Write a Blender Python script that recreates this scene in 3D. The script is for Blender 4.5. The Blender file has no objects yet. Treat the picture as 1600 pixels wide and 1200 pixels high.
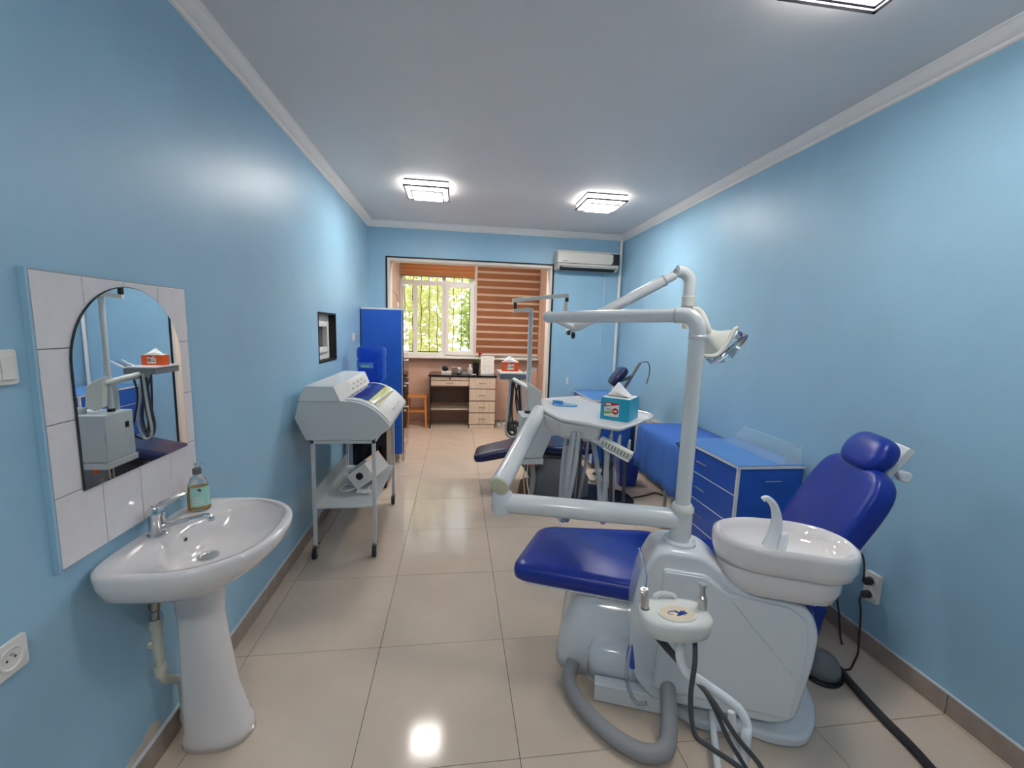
import bpy, bmesh, math, random
from mathutils import Vector, Matrix, Euler
random.seed(7)
R = math.radians
PI = math.pi
S = bpy.context.scene
COL = S.collection

# ------------------------------------------------------------------ camera, world, light, exposure
F_PX, YAW, PITCH, ROLL = 659.4, 0.1330, -0.1317, 0.0306
CAM = Vector((0.9497, -1.3295, 1.5599))
fwd = Vector((math.sin(YAW)*math.cos(PITCH), math.cos(YAW)*math.cos(PITCH), math.sin(PITCH)))
rgt = Vector((math.cos(YAW), -math.sin(YAW), 0))
upv = rgt.cross(fwd)
r2 = rgt*math.cos(ROLL) + upv*math.sin(ROLL)
u2 = upv*math.cos(ROLL) - rgt*math.sin(ROLL)
cd = bpy.data.cameras.new('camera'); cam = bpy.data.objects.new('camera', cd); COL.objects.link(cam)
cam.matrix_world = Matrix(((r2.x, u2.x, -fwd.x, CAM.x), (r2.y, u2.y, -fwd.y, CAM.y), (r2.z, u2.z, -fwd.z, CAM.z), (0, 0, 0, 1)))
cd.sensor_width = 36; cd.lens = F_PX/1600*36; cd.clip_start = 0.05
S.camera = cam
def P(px, py, **k):
    """photo pixel -> point on the plane x=, y= or z="""
    d = fwd + r2*((px-800)/F_PX) - u2*((py-600)/F_PX)
    (a, v), = k.items(); i = 'xyz'.index(a)
    return CAM + d*((v-CAM[i])/d[i])

w = bpy.data.worlds.new('sky'); S.world = w; w.use_nodes = True
nt = w.node_tree; bg = nt.nodes['Background']
bg.inputs[0].default_value = (0.80, 0.90, 1.0, 1); bg.inputs[1].default_value = 1.15
sd = bpy.data.lights.new('sun', 'SUN'); sun = bpy.data.objects.new('sun', sd); COL.objects.link(sun)
sd.energy = 1.6; sd.angle = R(1); sd.color = (1.0, 0.93, 0.78)
sun.rotation_euler = (R(28), R(-42), 0)
S.view_settings.view_transform = 'Standard'; S.view_settings.look = 'None'
S.view_settings.gamma = 1; S.view_settings.use_curve_mapping = False
S.view_settings.exposure = 1.56
LAMP_POWER = 30.0

# ------------------------------------------------------------------ materials
MATS = {}
def mat(name, col, rough=0.5, metal=0.0, noise=0.0, nscale=8, bump=0.0, bscale=60, trans=0, ior=1.45, alpha=1, emit=None, estr=0, coat=0, spec=0.5, sub=0):
    m = bpy.data.materials.new(name); m.use_nodes = True
    t = m.node_tree; b = t.nodes['Principled BSDF']
    c = (col[0], col[1], col[2], 1)
    b.inputs['Base Color'].default_value = c
    b.inputs['Roughness'].default_value = rough; b.inputs['Metallic'].default_value = metal
    b.inputs['Transmission Weight'].default_value = trans; b.inputs['IOR'].default_value = ior
    b.inputs['Alpha'].default_value = alpha; b.inputs['Coat Weight'].default_value = coat
    b.inputs['Coat Roughness'].default_value = 0.06
    b.inputs['Specular IOR Level'].default_value = spec
    if emit: b.inputs['Emission Color'].default_value = (*emit, 1); b.inputs['Emission Strength'].default_value = estr
    if noise or bump:
        tc = t.nodes.new('ShaderNodeTexCoord')
    if noise:
        n = t.nodes.new('ShaderNodeTexNoise'); n.inputs['Scale'].default_value = nscale; n.inputs['Detail'].default_value = 6
        t.links.new(tc.outputs['Object'], n.inputs['Vector'])
        r = t.nodes.new('ShaderNodeValToRGB')
        r.color_ramp.elements[0].position = 0.3; r.color_ramp.elements[1].position = 0.7
        r.color_ramp.elements[0].color = (*[max(0, x*(1-noise)) for x in col], 1)
        r.color_ramp.elements[1].color = (*[min(1, x*(1+noise)) for x in col], 1)
        t.links.new(n.outputs['Fac'], r.inputs['Fac']); t.links.new(r.outputs['Color'], b.inputs['Base Color'])
    if bump:
        n2 = t.nodes.new('ShaderNodeTexNoise'); n2.inputs['Scale'].default_value = bscale; n2.inputs['Detail'].default_value = 4
        t.links.new(tc.outputs['Object'], n2.inputs['Vector'])
        bp = t.nodes.new('ShaderNodeBump'); bp.inputs['Strength'].default_value = bump; bp.inputs['Distance'].default_value = 0.004
        t.links.new(n2.outputs['Fac'], bp.inputs['Height']); t.links.new(bp.outputs['Normal'], b.inputs['Normal'])
    MATS[name] = m
    return m
def wood(name, c1, c2, scale=(40, 40, 3), rough=0.45):
    m = mat(name, c1, rough); t = m.node_tree; b = t.nodes['Principled BSDF']
    tc = t.nodes.new('ShaderNodeTexCoord'); mp = t.nodes.new('ShaderNodeMapping'); mp.inputs['Scale'].default_value = scale
    n = t.nodes.new('ShaderNodeTexNoise'); n.inputs['Scale'].default_value = 1.0; n.inputs['Detail'].default_value = 5
    r = t.nodes.new('ShaderNodeValToRGB'); r.color_ramp.elements[0].color = (*c1, 1); r.color_ramp.elements[1].color = (*c2, 1)
    r.color_ramp.elements[0].position = .35; r.color_ramp.elements[1].position = .65
    t.links.new(tc.outputs['Object'], mp.inputs[0]); t.links.new(mp.outputs[0], n.inputs['Vector'])
    t.links.new(n.outputs['Fac'], r.inputs[0]); t.links.new(r.outputs[0], b.inputs['Base Color'])
    return m

mat('wall_paint', (0.325, 0.545, 0.71), 0.42, noise=0.04, nscale=2.5, bump=0.12, bscale=45)
mat('ceiling_paint', (0.84, 0.81, 0.80), 0.6, noise=0.02, nscale=2)
mat('cornice_white', (0.93, 0.89, 0.86), 0.5)
mat('floor_tile', (0.63, 0.52, 0.425), 0.10, noise=0.05, nscale=4, spec=0.28)
mat('grout', (0.10, 0.075, 0.06), 0.9)
mat('skirting_tile', (0.36, 0.29, 0.25), 0.25, noise=0.12, nscale=14)
mat('skirting_cap', (0.62, 0.66, 0.70), 0.35)
mat('alcove_paint', (0.66, 0.44, 0.34), 0.6, noise=0.06, nscale=6, bump=.1)
mat('alcove_white', (0.78, 0.72, 0.66), 0.5)
mat('black_trim', (0.012, 0.011, 0.012), 0.5)
mat('pvc_white', (0.82, 0.80, 0.77), 0.3)
mat('white_tile', (0.78, 0.745, 0.76), 0.14, noise=0.03, nscale=30)
mat('tile_grout', (0.36, 0.36, 0.38), 0.8)
mat('mirror_glass', (0.86, 0.89, 0.90), 0.0, metal=1.0)
mat('dark_edge', (0.03, 0.035, 0.035), 0.3)
mat('switch_white', (0.80, 0.78, 0.74), 0.35)
mat('ceramic', (0.80, 0.765, 0.765), 0.07, coat=0.4)
mat('chrome', (0.72, 0.72, 0.73), 0.12, metal=1.0)
mat('steel', (0.55, 0.55, 0.56), 0.3, metal=1.0)
mat('brass_dull', (0.45, 0.42, 0.38), 0.4, metal=0.9)
mat('pipe_pvc', (0.62, 0.60, 0.52), 0.4, noise=.1, nscale=20)
mat('soap_amber', (0.80, 0.47, 0.12), 0.15, trans=0.5)
mat('clear_plastic', (0.86, 0.88, 0.88), 0.08, trans=1.0, ior=1.12)
mat('acrylic', (0.85, 0.93, 0.93), 0.03, alpha=0.10)
mat('label_green', (0.36, 0.66, 0.58), 0.5)
mat('dark_grey', (0.09, 0.09, 0.10), 0.4)
mat('black', (0.012, 0.012, 0.014), 0.35)
mat('black_gloss', (0.010, 0.010, 0.012), 0.08)
mat('rubber', (0.03, 0.03, 0.032), 0.7)
mat('grey_enamel', (0.60, 0.63, 0.635), 0.35)
mat('grey_enamel_light', (0.70, 0.72, 0.72), 0.3)
mat('tinted_glass', (0.05, 0.045, 0.055), 0.03, coat=1.0, spec=1.0)
mat('cabinet_blue', (0.020, 0.105, 0.50), 0.32, noise=.05, nscale=5)
mat('cabinet_top_blue', (0.10, 0.27, 0.66), 0.25, noise=.05, nscale=9)
mat('edge_white', (0.76, 0.76, 0.78), 0.35)
mat('aluminium', (0.62, 0.63, 0.65), 0.32, metal=0.9)
mat('bottle_blue', (0.08, 0.26, 0.92), 0.05, trans=0.85, ior=1.2)
mat('paper', (0.82, 0.80, 0.78), 0.8)
mat('tissue', (0.86, 0.85, 0.84), 0.9)
wood('beech', (0.66, 0.52, 0.40), (0.74, 0.60, 0.47), (60, 60, 5))
wood('stool_wood', (0.50, 0.19, 0.05), (0.62, 0.26, 0.08), (50, 50, 6))
mat('desk_black', (0.014, 0.012, 0.014), 0.10)
mat('dark_panel', (0.22, 0.15, 0.12), 0.6)
mat('unit_white', (0.76, 0.79, 0.83), 0.16, coat=0.3)
mat('arm_white', (0.74, 0.765, 0.78), 0.20, coat=0.2)
mat('cream_plastic', (0.72, 0.72, 0.66), 0.35)
mat('cream_cap', (0.66, 0.63, 0.47), 0.45)
mat('holder_cream', (0.70, 0.71, 0.68), 0.35)
mat('emblem_cream', (0.70, 0.60, 0.44), 0.5)
mat('emblem_blue', (0.02, 0.06, 0.36), 0.5)
mat('vinyl_blue', (0.010, 0.034, 0.31), 0.30, noise=.10, nscale=7, bump=.15, bscale=160)
mat('vinyl_navy', (0.012, 0.016, 0.080), 0.25, noise=.10, nscale=7)
mat('hose_grey', (0.30, 0.30, 0.31), 0.5)
mat('hose_dark', (0.06, 0.06, 0.065), 0.45)
mat('hose_light', (0.50, 0.53, 0.56), 0.3)
mat('unit_grey', (0.55, 0.60, 0.61), 0.4)
mat('base_grey', (0.17, 0.18, 0.20), 0.4)
mat('tray_grey', (0.20, 0.22, 0.25), 0.4)
mat('tray_white', (0.77, 0.75, 0.75), 0.2)
mat('cloth_blue', (0.055, 0.17, 0.56), 0.85, noise=.07, nscale=20, bump=.4, bscale=35)
mat('bin_blue', (0.035, 0.085, 0.50), 0.3)
mat('bag_white', (0.70, 0.66, 0.74), 0.35)
mat('radiator', (0.66, 0.60, 0.54), 0.4)
mat('box_teal', (0.015, 0.36, 0.55), 0.45)
mat('box_orange', (0.80, 0.10, 0.015), 0.45)
mat('print_red', (0.50, 0.015, 0.02), 0.5)
mat('print_green', (0.16, 0.42, 0.05), 0.5)
mat('print_dark', (0.05, 0.05, 0.06), 0.5)
mat('sky_blue_plastic', (0.10, 0.38, 0.75), 0.25)
mat('lamp_glow', (0.9, 0.9, 0.9), 0.5, emit=(1.0, 0.955, 0.90), estr=LAMP_POWER)
mat('lamp_side_glow', (0.9, 0.9, 0.9), 0.5, emit=(1.0, 0.955, 0.90), estr=LAMP_POWER*.12)
mat('balcony_fill_glow', (0.9, 0.9, 0.9), 0.5, emit=(1.0, 0.88, 0.76), estr=LAMP_POWER*.42)  # emission of the fill lamp added in the alcove
mat('lamp_glow_weaker', (0.9, 0.9, 0.9), 0.5, emit=(1.0, 0.955, 0.90), estr=LAMP_POWER*.62)
mat('lamp_frame', (0.12, 0.11, 0.12), 0.4)
mat('ac_cream', (0.66, 0.63, 0.57), 0.28)
mat('ac_dark', (0.02, 0.02, 0.022), 0.15)
mat('glass', (0.95, 0.97, 0.96), 0.0, trans=1.0, ior=1.02)
mat('hatch_glass', (0.10, 0.10, 0.09), 0.03)
mat('bars_black', (0.02, 0.02, 0.02), 0.5)
mat('rose_red', (0.45, 0.01, 0.02), 0.6)
mat('stem_green', (0.07, 0.16, 0.03), 0.6)
mat('slipper_maroon', (0.22, 0.03, 0.06), 0.7)
mat('bark', (0.12, 0.08, 0.05), 0.9)
mat('cable_yellow', (0.55, 0.50, 0.30), 0.5)
mat('plaster', (0.60, 0.52, 0.45), 0.9, noise=.1)
# brown blind cloth lets some daylight through
def cloth_mat(name, col, tr, mixf):
    m = bpy.data.materials.new(name); m.use_nodes = True; t = m.node_tree
    for n in list(t.nodes):
        if n.type != 'OUTPUT_MATERIAL': t.nodes.remove(n)
    out = t.nodes[0]
    d = t.nodes.new('ShaderNodeBsdfDiffuse'); d.inputs[0].default_value = (*col, 1)
    l = t.nodes.new('ShaderNodeBsdfTranslucent'); l.inputs[0].default_value = (*tr, 1)
    x = t.nodes.new('ShaderNodeMixShader'); x.inputs[0].default_value = mixf
    t.links.new(d.outputs[0], x.inputs[1]); t.links.new(l.outputs[0], x.inputs[2]); t.links.new(x.outputs[0], out.inputs[0])
    MATS[name] = m; return m
cloth_mat('blind_brown', (0.44, 0.20, 0.11), (0.52, 0.27, 0.16), 0.5)
cloth_mat('blind_sheer', (0.66, 0.50, 0.42), (0.85, 0.68, 0.58), 0.65)
cloth_mat('blind_orange', (0.62, 0.27, 0.11), (0.72, 0.36, 0.17), 0.5)
cloth_mat('leaf', (0.24, 0.33, 0.10), (0.50, 0.56, 0.16), 0.45)
cloth_mat('leaf_pale', (0.46, 0.46, 0.20), (0.76, 0.72, 0.32), 0.45)

# ------------------------------------------------------------------ mesh builder
def V(*a): return Vector(a)
class MB:
    def __init__(s): s.v = []; s.f = []
    def add(s, vs, fs):
        o = len(s.v); s.v += [Vector(x) for x in vs]; s.f += [[i+o for i in f] for f in fs]; return s
    def box(s, x0, x1, y0, y1, z0, z1, M=None):
        vs = [V(x, y, z) for z in (z0, z1) for y in (y0, y1) for x in (x0, x1)]
        if M: vs = [M @ p for p in vs]
        return s.add(vs, [[0, 2, 3, 1], [4, 5, 7, 6], [0, 1, 5, 4], [2, 6, 7, 3], [0, 4, 6, 2], [1, 3, 7, 5]])
    def prism(s, poly, h0, h1, fn, fn1=None):
        """poly list of (a,b); fn(a,b,h) -> Vector"""
        n = len(poly); g = fn1 or fn
        vs = [fn(a, b, h0) for a, b in poly] + [g(a, b, h1) for a, b in poly]
        fs = [list(range(n))[::-1], list(range(n, 2*n))] + [[i, (i+1) % n, n+(i+1) % n, n+i] for i in range(n)]
        return s.add(vs, fs)
    def loft(s, rings, cap0=True, cap1=True, closed=True):
        n = len(rings[0]); vs = [p for r in rings for p in r]; fs = []
        for k in range(len(rings)-1):
            for i in range(n if closed else n-1):
                j = (i+1) % n
                fs.append([k*n+i, k*n+j, (k+1)*n+j, (k+1)*n+i])
        if cap0: fs.append(list(range(n))[::-1])
        if cap1: fs.append([(len(rings)-1)*n+i for i in range(n)])
        return s.add(vs, fs)
    def tube(s, pts, r, seg=12, smooth=0, cap=True):
        pts = [Vector(p) for p in pts]
        rr = list(r) if isinstance(r, (list, tuple)) else [r]*len(pts)
        if smooth and len(pts) > 2:
            q, qr = [], []
            n = len(pts)
            for i in range(n-1):
                p0, p1, p2, p3 = pts[max(i-1, 0)], pts[i], pts[i+1], pts[min(i+2, n-1)]
                for k in range(smooth):
                    t = k/smooth
                    q.append(0.5*((2*p1)+(p2-p0)*t+(2*p0-5*p1+4*p2-p3)*t*t+(3*p1-p0-3*p2+p3)*t**3))
                    qr.append(rr[i]*(1-t)+rr[i+1]*t)
            q.append(pts[-1]); qr.append(rr[-1]); pts, rr = q, qr
        rings = []; prev = None
        for i, p in enumerate(pts):
            d = (pts[min(i+1, len(pts)-1)]-pts[max(i-1, 0)])
            d = d.normalized() if d.length > 1e-9 else V(0, 0, 1)
            if prev is None:
                a = V(0, 0, 1) if abs(d.z) < .9 else V(1, 0, 0)
                n1 = (a-d*a.dot(d)).normalized()
            else:
                n1 = (prev-d*prev.dot(d))
                n1 = n1.normalized() if n1.length > 1e-6 else d.orthogonal().normalized()
            prev = n1; n2 = d.cross(n1)
            rings.append([p+n1*(rr[i]*math.cos(2*PI*k/seg))+n2*(rr[i]*math.sin(2*PI*k/seg)) for k in range(seg)])
        return s.loft(rings, cap, cap)
    def lathe(s, prof, c=(0, 0, 0), seg=24, ax='z', sx=1, sy=1, M=None):
        c = Vector(c); rings = []
        for r, h in prof:
            ring = []
            for k in range(seg):
                a = 2*PI*k/seg; x, y = r*sx*math.cos(a), r*sy*math.sin(a)
                p = {'z': V(x, y, h), 'x': V(h, x, y), 'y': V(y, h, x)}[ax]
                ring.append((M @ p if M else p)+c)
            rings.append(ring)
        return s.loft(rings, prof[0][0] > 1e-6, prof[-1][0] > 1e-6)
    def build(s, name, m, parent=None, bevel=0, seg=2, smooth=True, ang=35, sub=0, loc=None):
        me = bpy.data.meshes.new(name); me.from_pydata([tuple(p) for p in s.v], [], s.f)
        b = bmesh.new(); b.from_mesh(me)
        bmesh.ops.remove_doubles(b, verts=b.verts, dist=1e-6)
        bmesh.ops.recalc_face_normals(b, faces=b.faces); b.to_mesh(me); b.free()
        me.materials.append(MATS[m])
        o = bpy.data.objects.new(name, me); COL.objects.link(o)
        if parent: o.parent = parent
        if smooth:
            for p in me.polygons: p.use_smooth = True
            if not sub: me.set_sharp_from_angle(angle=R(ang))
        if bevel:
            d = o.modifiers.new('bevel', 'BEVEL'); d.width = bevel; d.segments = seg; d.limit_method = 'ANGLE'; d.angle_limit = R(30); d.harden_normals = bool(smooth)
        if sub:
            d = o.modifiers.new('sub', 'SUBSURF'); d.levels = sub; d.render_levels = sub
        if loc: o.location = loc
        return o
def tag(o, label=None, cat=None, group=None, kind=None):
    if label: o['label'] = label
    if cat: o['category'] = cat
    if group: o['group'] = group
    if kind: o['kind'] = kind
    return o
def thing(name, label, cat, loc=(0, 0, 0), rz=0, group=None):
    o = bpy.data.objects.new(name, None); COL.objects.link(o); o.empty_display_size = 0.1
    o.location = loc; o.rotation_euler = (0, 0, rz)
    return tag(o, label, cat, group)
def rebase(o):
    """parts given in world coordinates under an unrotated empty: keep them in place"""
    bpy.context.view_layer.update()
    for c in o.children: c.location = Vector(c.location) - Vector(o.location)
    return o
def struct(o): return tag(o, kind='structure')
def B(name, m, x0, x1, y0, y1, z0, z1, parent=None, bevel=0.0, seg=2):
    return MB().box(x0, x1, y0, y1, z0, z1).build(name, m, parent, bevel=bevel, seg=seg)
def rrect(x0, x1, y0, y1, r, n=5):
    out = []
    for cx, cy, a0 in ((x1-r, y1-r, 0), (x0+r, y1-r, 90), (x0+r, y0+r, 180), (x1-r, y0+r, 270)):
        for k in range(n+1):
            a = R(a0+90*k/n); out.append((cx+r*math.cos(a), cy+r*math.sin(a)))
    return out
def rounded(poly, r, n=4):
    """round the corners of a polygon"""
    out = []; N = len(poly)
    for i in range(N):
        p0, p, p1 = V(*poly[i-1]), V(*poly[i]), V(*poly[(i+1) % N])
        a, b = (p0-p), (p1-p); la, lb = a.length, b.length
        d = min(r, la*.45, lb*.45); A = p+a/la*d; Bq = p+b/lb*d
        for k in range(n+1):
            t = k/n; q = A*(1-t)**2+p*2*t*(1-t)+Bq*t*t; out.append((q.x, q.y))
    return out
XY = lambda a, b, h: V(a, b, h)
XZ = lambda a, b, h: V(a, h, b)
YZ = lambda a, b, h: V(h, a, b)
def text(body, size, m, parent, M, name='lettering', ext=0.0006):
    cu = bpy.data.curves.new(name, 'FONT'); cu.body = body; cu.size = size; cu.extrude = ext; cu.align_x = 'CENTER'; cu.align_y = 'CENTER'
    t = bpy.data.objects.new(name+'_tmp', cu); COL.objects.link(t)
    dg = bpy.context.evaluated_depsgraph_get()
    me = bpy.data.meshes.new_from_object(t.evaluated_get(dg)); bpy.data.objects.remove(t); bpy.data.curves.remove(cu)
    me.name = name; me.materials.clear(); me.materials.append(MATS[m])
    me.transform(M)
    o = bpy.data.objects.new(name, me); COL.objects.link(o); o.parent = parent
    return o
def copy_tree(o, parent=None):
    c = o.copy(); COL.objects.link(c); c.parent = parent
    for ch in [x for x in list(COL.objects) if x.parent == o]: copy_tree(ch, c)
    return c

# ------------------------------------------------------------------ room shell
XL, XR, YB, YF, ZC = -0.09, 3.025, 3.951, -4.0, 2.75
AX0, AX1, AYB, AZC = 0.05, 2.30, 5.65, 2.62      # balcony alcove behind the opening
OX0, OX1, OZ = 0.121, 2.126, 2.345               # opening
WT = 0.16
fl = struct(B('floor', 'grout', XL-.1, XR+.1, YF-.1, AYB+.1, -0.06, -0.003))
T = 0.6; meshes = {}
def floor_tile(x0, x1, y0, y1):
    w_, d_ = round(x1-x0, 4), round(y1-y0, 4)
    if w_ < .012 or d_ < .012: return
    key = (w_, d_)
    if key not in meshes:
        o = MB().box(0.0014, w_-.0014, .0014, d_-.0014, -0.02, 0).build('tile', 'floor_tile', fl)
        meshes[key] = o.data
    else:
        o = bpy.data.objects.new('tile', meshes[key]); COL.objects.link(o); o.parent = fl
    o.location = (x0, y0, 0)
xs = [XL, 0, .6, 1.2, 1.8, 2.4, 3.0, XR]
ys = [YF]+[T*k for k in range(-6, 7)]+[YB]
for i in range(len(xs)-1):
    for j in range(len(ys)-1): floor_tile(xs[i], xs[i+1], ys[j], ys[j+1])
xa = [AX0, .6, 1.2, 1.8, AX1]; ya = [YB, 4.2, 4.8, 5.4, AYB]
for i in range(len(xa)-1):
    for j in range(len(ya)-1): floor_tile(xa[i], xa[i+1], ya[j], ya[j+1])

struct(B('ceiling', 'ceiling_paint', XL-.1, XR+.1, YF-.1, YB+WT, ZC, ZC+.1))
# left wall with a small hatch
HY0, HY1, HZ0, HZ1 = 2.05, 2.53, 1.243, 1.638
m = MB()
m.box(XL-.14, XL, YF-.1, HY0, 0, ZC).box(XL-.14, XL, HY1, YB+WT, 0, ZC).box(XL-.14, XL, HY0, HY1, 0, HZ0).box(XL-.14, XL, HY0, HY1, HZ1, ZC)
struct(m.build('wall_left', 'wall_paint', smooth=False))
struct(B('wall_right', 'wall_paint', XR, XR+.14, YF-.1, YB+WT, 0, ZC))
struct(B('wall_front', 'wall_paint', XL-.1, XR+.1, YF-.14, YF, 0, ZC))
m = MB()
m.box(XL, OX0, YB, YB+WT, 0, ZC).box(OX1, XR, YB, YB+WT, 0, ZC).box(OX0, OX1, YB, YB+WT, OZ, ZC)
struct(m.build('wall_back', 'wall_paint', smooth=False))
# alcove shell
struct(B('wall_alcove_left', 'alcove_paint', AX0-.12, AX0, YB+WT, AYB+.12, 0, AZC))
struct(B('wall_alcove_right', 'alcove_paint', AX1, AX1+.12, YB+WT, AYB+.12, 0, AZC))
struct(B('ceiling_alcove', 'alcove_white', AX0-.12, AX1+.12, YB+WT, AYB+.5, AZC, AZC+.1))
WZ0 = 1.04
struct(B('wall_alcove_back', 'alcove_paint', AX0, AX1, AYB, AYB+.12, 0, WZ0))
# opening lining: white jambs with a thin black outline
tr = MB().box(OX0, OX0+.035, YB-.004, YB+WT+.01, 0, OZ-.03).box(OX1-.035, OX1, YB-.004, YB+WT+.01, 0, OZ-.03).box(OX0, OX1, YB-.004, YB+WT+.01, OZ-.035, OZ)
struct(tr.build('trim_5', 'alcove_white', bevel=.003))
tr = MB().box(OX0-.014, OX0+.006, YB-.010, YB-.0005, 0, OZ).box(OX1-.006, OX1+.016, YB-.010, YB-.0005, 0, OZ).box(OX0-.014, OX1+.016, YB-.010, YB-.0005, OZ-.004, OZ+.014)
struct(tr.build('trim_6', 'black_trim'))
# skirting tiles
SKH = 0.09
def skirting(name, along, x, y0, y1, inward):
    base = MB()
    if along == 'y': base.box(min(x, x+inward*.004), max(x, x+inward*.004), y0, y1, 0, SKH-.002)
    else: base.box(y0, y1, min(x, x+inward*.004), max(x, x+inward*.004), 0, SKH-.002)
    bb = struct(base.build(name, 'grout'))
    k0 = math.floor(y0/T); edges = [y0]+[T*k for k in range(k0+1, 20) if y0+.02 < T*k < y1-.02]+[y1]
    for a, b in zip(edges[:-1], edges[1:]):
        a += .0015; b -= .0015; lo, hi = sorted((x+inward*.003, x+inward*.013))
        if along == 'y':
            MB().box(lo, hi, a, b, .001, SKH).build('skirting_tile', 'skirting_tile', bb, bevel=.002)
            lo2, hi2 = sorted((x, x+inward*.011))
        else:
            MB().box(a, b, lo, hi, .001, SKH).build('skirting_tile', 'skirting_tile', bb, bevel=.002)
    lo2, hi2 = sorted((x+inward*.0005, x+inward*.012))
    if along == 'y': MB().box(lo2, hi2, y0, y1, SKH+.0005, SKH+.006).build('sealant', 'skirting_cap', bb)
    else: MB().box(y0, y1, lo2, hi2, SKH+.0005, SKH+.006).build('sealant', 'skirting_cap', bb)
skirting('baseboard_left', 'y', XL, YF, YB, 1)
skirting('baseboard_right', 'y', XR, YF, YB, -1)
skirting('baseboard_back', 'x', YB, OX1+.02, XR-.014, -1)
# cornice: moulded profile (distance from wall, drop from ceiling)
prof = [(0, 0), (.062, 0), (.062, .008), (.054, .012), (.048, .024), (.034, .040), (.020, .047), (.014, .050), (.014, .058), (.008, .064), (0, .066)]
def cornice(name, fn, a, b):
    struct(MB().prism(prof, a, b, fn).build(name, 'cornice_white', ang=50))
cornice('trim_1', lambda d, z, h: V(XL+d, h, ZC-z), YF, YB)
cornice('trim_2', lambda d, z, h: V(XR-d, h, ZC-z), YF, YB)
cornice('trim_3', lambda d, z, h: V(h, YB-d, ZC-z), XL, XR)
cornice('trim_4', lambda d, z, h: V(h, YF+d, ZC-z), XL, XR)
# missing plaster by the sink waste pipe
pl = [(-.02, .098), (.08, .098), (.17, .098), (.16, .135), (.115, .155), (.08, .13), (.01, .122)]
tag(MB().prism(rounded(pl, .02), XL, XL+.002, YZ).build('plaster_patch', 'plaster'), 'bare patch of broken plaster above the skirting behind the sink', 'plaster')

# ------------------------------------------------------------------ hatch window in the left wall
hw = struct(MB().box(XL-.135, XL+.003, HY0, HY0+.014, HZ0, HZ1).box(XL-.135, XL+.003, HY1-.014, HY1, HZ0, HZ1).box(XL-.135, XL+.003, HY0, HY1, HZ0, HZ0+.014).box(XL-.135, XL+.003, HY0, HY1, HZ1-.014, HZ1).build('window_2', 'black_trim'))
def frame_yz(x0, x1, y0, y1, z0, z1, t):
    return MB().box(x0, x1, y0, y0+t, z0, z1).box(x0, x1, y1-t, y1, z0, z1).box(x0, x1, y0+t, y1-t, z0, z0+t).box(x0, x1, y0+t, y1-t, z1-t, z1)
frame_yz(XL-.12, XL-.055, HY0+.014, HY1-.014, HZ0+.014, HZ1-.014, .05).build('window_frame', 'pvc_white', hw, bevel=.004)
frame_yz(XL-.11, XL-.04, HY0+.07, HY1-.07, HZ0+.07, HZ1-.07, .045).build('sash', 'pvc_white', hw, bevel=.006)
B('pane', 'hatch_glass', XL-.09, XL-.08, HY0+.10, HY1-.10, HZ0+.10, HZ1-.10, hw)

# ------------------------------------------------------------------ balcony window
def frame_xz(y0, y1, x0, x1, z0, z1, t):
    return MB().box(x0, x0+t, y0, y1, z0, z1).box(x1-t, x1, y0, y1, z0, z1).box(x0+t, x1-t, y0, y1, z0, z0+t).box(x0+t, x1-t, y0, y1, z1-t, z1)
win = struct(frame_xz(AYB+.03, AYB+.09, AX0, AX1, WZ0+.03, AZC, .05).build('window_1', 'pvc_white', bevel=.004))
YW0, YW1 = AYB+.03, AYB+.09
B('transom', 'pvc_white', AX0+.05, AX1-.05, YW0, YW1, 2.20, 2.27, win, .004)
for x in (0.285, 0.74, 1.20, 1.66): B('mullion', 'pvc_white', x-.035, x+(.07 if x == 1.20 else .035), YW0, YW1, WZ0+.08, 2.20, win, .004)
for x in (0.74, 1.20, 1.66): B('mullion', 'pvc_white', x-.03, x+(.07 if x == 1.20 else .03), YW0, YW1, 2.27, AZC-.05, win, .004)
for x0, x1 in ((.755, 1.225), (1.245, 1.64)):
    sx = frame_xz(YW0-.03, YW0+.02, x0, x1, WZ0+.055, 2.235, .062).build('sash', 'pvc_white', win, bevel=.006)
    B('sash_handle', 'pvc_white', x0+.02, x0+.04, YW0-.055, YW0-.03, 1.55, 1.68, sx, .004)
for x0, x1 in ((AX0+.05, .25), (.32, .705), (.775, 1.165), (1.235, 1.625), (1.695, AX1-.05)):
    B('pane', 'glass', x0, x1, YW0+.025, YW0+.03, WZ0+.08, 2.20, win)
for x0, x1 in ((AX0+.05, .71), (.77, 1.17), (1.23, 1.63), (1.69, AX1-.05)):
    B('pane', 'glass', x0, x1, YW0+.025, YW0+.03, 2.27, AZC-.05, win)
B('window_sill', 'pvc_white', AX0+.01, AX1-.01, AYB-.14, AYB+.03, WZ0-.0, WZ0+.028, win, .006)
# outdoor grille
gr = thing('window_grille', 'black metal security grille outside the balcony window', 'grille', (1.15, AYB+.20, WZ0))
def gp(mb, name): 
    o = mb.build(name, 'bars_black', gr); o.location = -Vector(gr.location); return o
for k in range(17):
    x = .10+.132*k
    gp(MB().tube([(x+.008*math.sin(z*14+k), AYB+.20, z) for z in [WZ0-.02+.10*i for i in range(17)]], .0055, 6), 'bar')
for z in (1.12, 2.5): gp(MB().box(AX0-.02, AX1+.02, AYB+.196, AYB+.206, z, z+.014), 'rail')
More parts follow.
